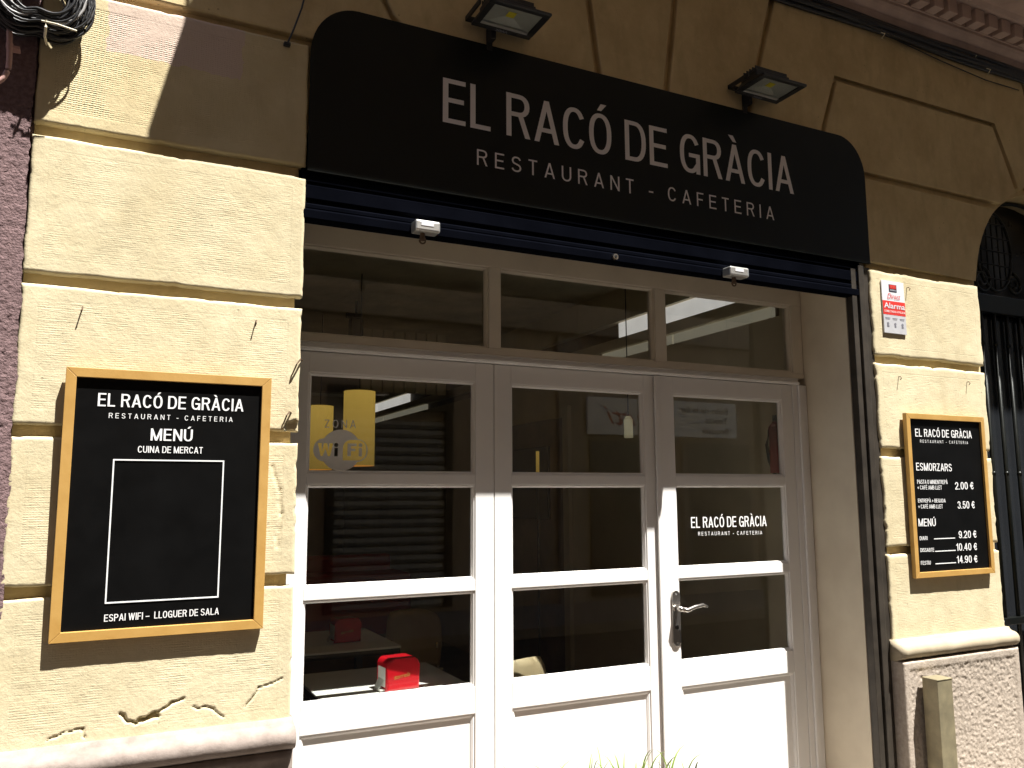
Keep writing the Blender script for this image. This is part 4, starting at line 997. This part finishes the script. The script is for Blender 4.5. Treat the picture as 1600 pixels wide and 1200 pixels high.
# glowing cylinder added as a pendant's reflection + dark screen seen in the middle leaf
def PXw(x, y, X):
    d = ray(x, y); return CAM + d*((X-CAM.x)/d.x)
a, b, c_ = PXw(855, 697, 3.3), PXw(855, 812, 3.3), PXw(792, 700, 3.3)
tv = thing('dark_screen', 'dark screen on the interior wall behind the middle door leaf', 'screen', (3.3, (a.y+c_.y)/2, b.z))
MB().box(3.30, 3.351, a.y, c_.y+.3, b.z, a.z, bev=.006).build('panel', 'tv_black', tv)
a = PXw(882, 652, 3.34)
dw = thing('inner_doorway', 'dark brown doorway panel on the interior right wall', 'door', (3.34, a.y+.6, .04))
MB().box(3.325, 3.351, a.y, a.y+1.6, .041, a.z, bev=.004).build('panel', 'inner_wood', dw); MB().box(3.315, 3.351, a.y-.09, a.y-.001, .041, a.z+.09, bev=.004).build('architrave', 'inner_cream', dw)
p = P(840, 722, 3.1)
t_ = thing('pendant_reflection', 'slim glowing amber cylinder added as a pendant reflection before the dark screen', 'lamp', (p.x, 3.1, .04))
MB().cyl((p.x, 3.1), .014, .014, P(840, 745, 3.1).z, P(840, 705, 3.1).z, 20).build('shade', 'lamp_shade', t_, True); MB().tube([(p.x, 3.1, .04), (p.x, 3.1, P(840, 745, 3.1).z)], .01, 8).cyl((p.x, 3.1), .06, .06, .041, .055, 24).build('stand', 'dark_metal', t_)  # emissive tube in place of the mirrored pendant, on an added stand
# extinguisher on the wall by the door
ex = thing('fire_extinguisher', 'red extinguisher with black hose half hidden behind the right door stile', 'extinguisher', (3.27, .60, E(-.08)))
e0, e1 = P(1218, 745, .58), P(1214, 655, .58)
MB().cyl((3.308, .535), .036, .036, e0.z+.02, e1.z-.05, 24).cyl((3.308, .535), .036, .014, e1.z-.05, e1.z-.02, 24).build('cylinder', 'bench_red', ex, True)
MB().cyl((3.308, .535), .014, .014, e1.z-.02, e1.z+.015, 12).build('valve', 'dark_metal', ex)
hs = [P(1222, 650, .56), P(1212, 655, .56), P(1202, 672, .56), P(1198, 695, .56), P(1202, 720, .56), P(1210, 740, .56), P(1214, 755, .56)]
MB().tube(hs, .009, 10).build('hose', 'cable_black', ex, True)
# dining furniture
def table(x0, x1, y0, y1, lab):
    t_ = thing('dining_table', lab, 'table', ((x0+x1)/2, (y0+y1)/2, .04), 'dining tables inside'); zt = E(-.79)
    bx('tabletop', 'table_top', t_, x0, x1, y0, y1, zt-.012, zt, bev=.003); bx('edge_band', 'table_edge', t_, x0+.004, x1-.004, y0+.004, y1-.004, zt-.04, zt-.0125)
    for lx_ in (x0+.05, x1-.05):
        for ly in (y0+.05, y1-.05): bx('leg', 'table_edge', t_, lx_-.02, lx_+.02, ly-.02, ly+.02, .04, zt-.0405)
    return t_
table(.828, 1.455, .41, .98, 'pale dining table just behind the left door, nearest the glass')
table(.70, 1.495, 1.46, 2.14, 'pale dining table farther inside behind the first one')
def dispenser(cx, cy, rot, lab):
    t_ = thing('napkin_dispenser', lab, 'napkin dispenser', (cx, cy, E(-.79)), 'red napkin dispensers')
    w_, d_, h_ = .074, .05, .128; z0 = E(-.79)+.001
    prof = [(-w_, z0), (w_, z0)]+[(w_-.028+.028*math.sin(a), z0+h_-.028+.028*math.cos(a)) for a in [math.pi/2*(1-i/6) for i in range(7)]]+[(-w_+.028-.028*math.sin(a), z0+h_-.028+.028*math.cos(a)) for a in [math.pi/2*i/6 for i in range(7)]]
    MB().prism([(cx+x, z) for x, z in prof], cy-d_, cy+d_, bev=.010).build('case', 'red_plastic', t_, False)
    bx('slot_plate', 'paper', t_, cx-w_-.0015, cx-w_+.01, cy-d_*.72, cy+d_*.72, z0+.018, z0+h_*.74, bev=.001)
    MB().box(cx-w_-.02, cx-w_, cy-d_*.6, cy+d_*.6, z0+.004, z0+.010).quad((cx-w_-.002, cy-d_*.6, z0+.045), (cx-w_-.024, cy-d_*.5, z0+.012), (cx-w_-.022, cy+d_*.5, z0+.014), (cx-w_-.002, cy+d_*.55, z0+.05)).build('napkin', 'paper', t_)
    lettering('torrels', (cx-.040, z0+.048), (cx+.030, z0+.056), .016, cy-d_-.0008, 'gold', t_, shear=.3)
    t_.rotation_euler[2] = rot
    return t_
dispenser(1.160, .515, .10, 'shiny red napkin dispenser on the table nearest the glass')
dispenser(P(540, 970, 1.72).x, 1.72, .06, 'red napkin dispenser in the dim on the farther table')
def chair(x, y, rot, lab):
    t_ = thing('dining_chair', lab, 'chair', (0, 0, 0), 'moulded wooden chairs'); z0 = .04
    mb = MB(); n, m_ = 12, 9; g_ = []
    for j in range(m_+1):
        row = []
        for i in range(n+1):
            u_ = -1+2*i/n; v_ = j/m_
            w_ = .205*(1-.10*v_-.12*max(0, v_-.85)/.15); xx = u_*w_; zz = z0+.47+.31*v_+.02*(1-u_*u_)*v_
            yy = .17+.05*v_+.035*math.sin(v_*3.0)-.055*u_*u_
            row.append(mb.bm.verts.new((xx, yy, zz)))
        g_.append(row)
    for j in range(m_):
        for i in range(n): mb.bm.faces.new((g_[j][i], g_[j][i+1], g_[j+1][i+1], g_[j+1][i]))
    bmesh.ops.solidify(mb.bm, geom=mb.bm.faces[:], thickness=.010)
    mb.build('backrest', 'chair_wood', t_, True)
    MB().box(-.2, .2, -.2, .2, z0+.43, z0+.445, bev=.007).build('seat', 'chair_wood', t_)
    for sx in (-1, 1):
        MB().tube([(sx*.18, -.18, z0+.002), (sx*.17, -.16, z0+.43)], .011, 10).build('leg', 'chrome', t_, True)
        MB().tube([(sx*.18, .22, z0+.002), (sx*.17, .17, z0+.44), (sx*.16, .19, z0+.6)], .011, 10).build('leg', 'chrome', t_, True)
    t_.location = (x, y, 0); t_.rotation_euler[2] = rot
    return t_
q_ = PZ(646, 962, .80); chair(q_.x-.12, q_.y-.14, math.radians(-42), 'moulded pale wood chair between the two tables inside')
chair(1.70, .775, math.radians(198), 'moulded pale wood chair just behind the middle door')
bn = thing('red_bench', 'low red upholstered bench far inside behind the left door', 'bench', (1.3, 4.4, .04))
a, b = P(470, 905, 4.2), P(632, 905, 4.2)
MB().box(a.x-.4, b.x, 4.0, 4.5, .42, P(600, 893, 4.2).z, bev=.03).build('cushion', 'bench_red', bn); MB().box(a.x-.4, b.x-.05, 4.42, 4.52, .42, P(600, 868, 4.2).z, bev=.03).build('backrest', 'bench_red', bn); MB().box(a.x-.38, b.x-.03, 4.02, 4.48, .04, .425).build('base', 'inner_wood', bn)
pd = thing('wall_pier', 'plain beige pier inside at the far left of the left door', 'pier', (1.15, 5.4, .04))
MB().box(.85, 1.55, 5.4, 5.8, .04, IZ1-.001, bev=.01).build('shaft', 'cream_paint', pd); MB().box(1.30, 1.50, 5.36, 5.398, E(-.10), E(.1), bev=.004).build('amber_picture', 'gold', pd)
# ================================================================ OPPOSITE SIDE OF THE STREET (seen in the glass)
OY = -7.0
ob = thing('opposite_building', 'plastered house front across the street, seen only as a reflection in the glass', 'building', (3, OY, 0))
MB().box(-30, 40, OY-.6, OY, 0, 18.6).build('wall', 'opposite_render', ob)
for x in (-5.2, -1.0, 1.9, 4.9, 6.0, 9.75, 12.3, 16):
    MB().box(x, x+.42, OY+.001, OY+.09, 0, 3.9, bev=.01).build('pilaster', 'opposite_stone', ob)
MB().box(-30, 40, OY+.001, OY+.16, 3.95, 4.25, bev=.02).build('string_course', 'opposite_stone', ob)
for xw in range(-8, 18, 3):
    for zf_ in (5.0, 8.6):
        f_ = MB().box(xw, xw+1.1, OY+.001, OY+.05, zf_, zf_+2.3).build('window', 'window_dark', ob)
        MB().box(xw-.1, xw, OY+.001, OY+.07, zf_, zf_+2.4).box(xw+1.1, xw+1.2, OY+.001, OY+.07, zf_, zf_+2.4).box(xw-.1, xw+1.2, OY+.001, OY+.08, zf_+2.4, zf_+2.52).build('window_surround', 'opposite_stone', f_)
os_ = thing('closed_shutter', 'grey slatted roller shutter across the street mirrored in the left door', 'shutter', (3.45, OY, 0))
for i in range(21):
    z = .1+i*.118; MB().profile_x([(OY+.001, z), (OY+.03, z+.004), (OY+.055, z+.05), (OY+.04, z+.1), (OY+.001, z+.116)], 2.70, 4.22).build('slat', 'opposite_shutter', os_)
MB().box(2.6, 2.70, OY+.001, OY+.1, .1, 2.7).box(4.22, 4.32, OY+.001, OY+.1, .1, 2.7).box(2.6, 4.32, OY+.001, OY+.14, 2.7, 3.0).build('frame', 'dark_metal', os_)
sg2 = thing('draper_sign', 'white shop sign with red script across the street, mirrored in the door glass', 'sign', (7.85, OY, E(.88)))
MB().box(6.45, 9.25, OY+.1, OY+.16, E(.89), E(1.45), bev=.006).build('board', 'opposite_sign', sg2)
MB().box(6.45, 9.25, OY+.001, OY+.1, E(1.1), E(1.2)).build('batten', 'dark_metal', sg2)
lettering('Martí', (7.95, E(1.0)), (6.70, E(1.06)), .27, OY+.163, 'script_red', sg2, shear=.35, flip=True, weight=-.004)
for s, z, x1 in (('Roba de la llar', 1.275, 8.12), ('Teixits', 1.115, 8.62), ('Brodats', .95, 8.55)):
    lettering(s, (9.08, E(z)), (x1, E(z)), .095, OY+.163, 'text_dark', sg2, flip=True)
sw = thing('draper_window', 'dark shop window under the white sign across the street', 'shop window', (7.8, OY, 0))
MB().box(6.55, 7.5, OY+.001, OY+.04, .1, E(.80)).box(8.3, 9.6, OY+.001, OY+.04, .5, E(.80)).build('pane', 'window_dark', sw); MB().box(7.5, 7.58, OY+.001, OY+.08, .1, E(.80)).box(8.22, 8.3, OY+.001, OY+.08, .1, E(.80)).build('frame', 'opposite_stone', sw)
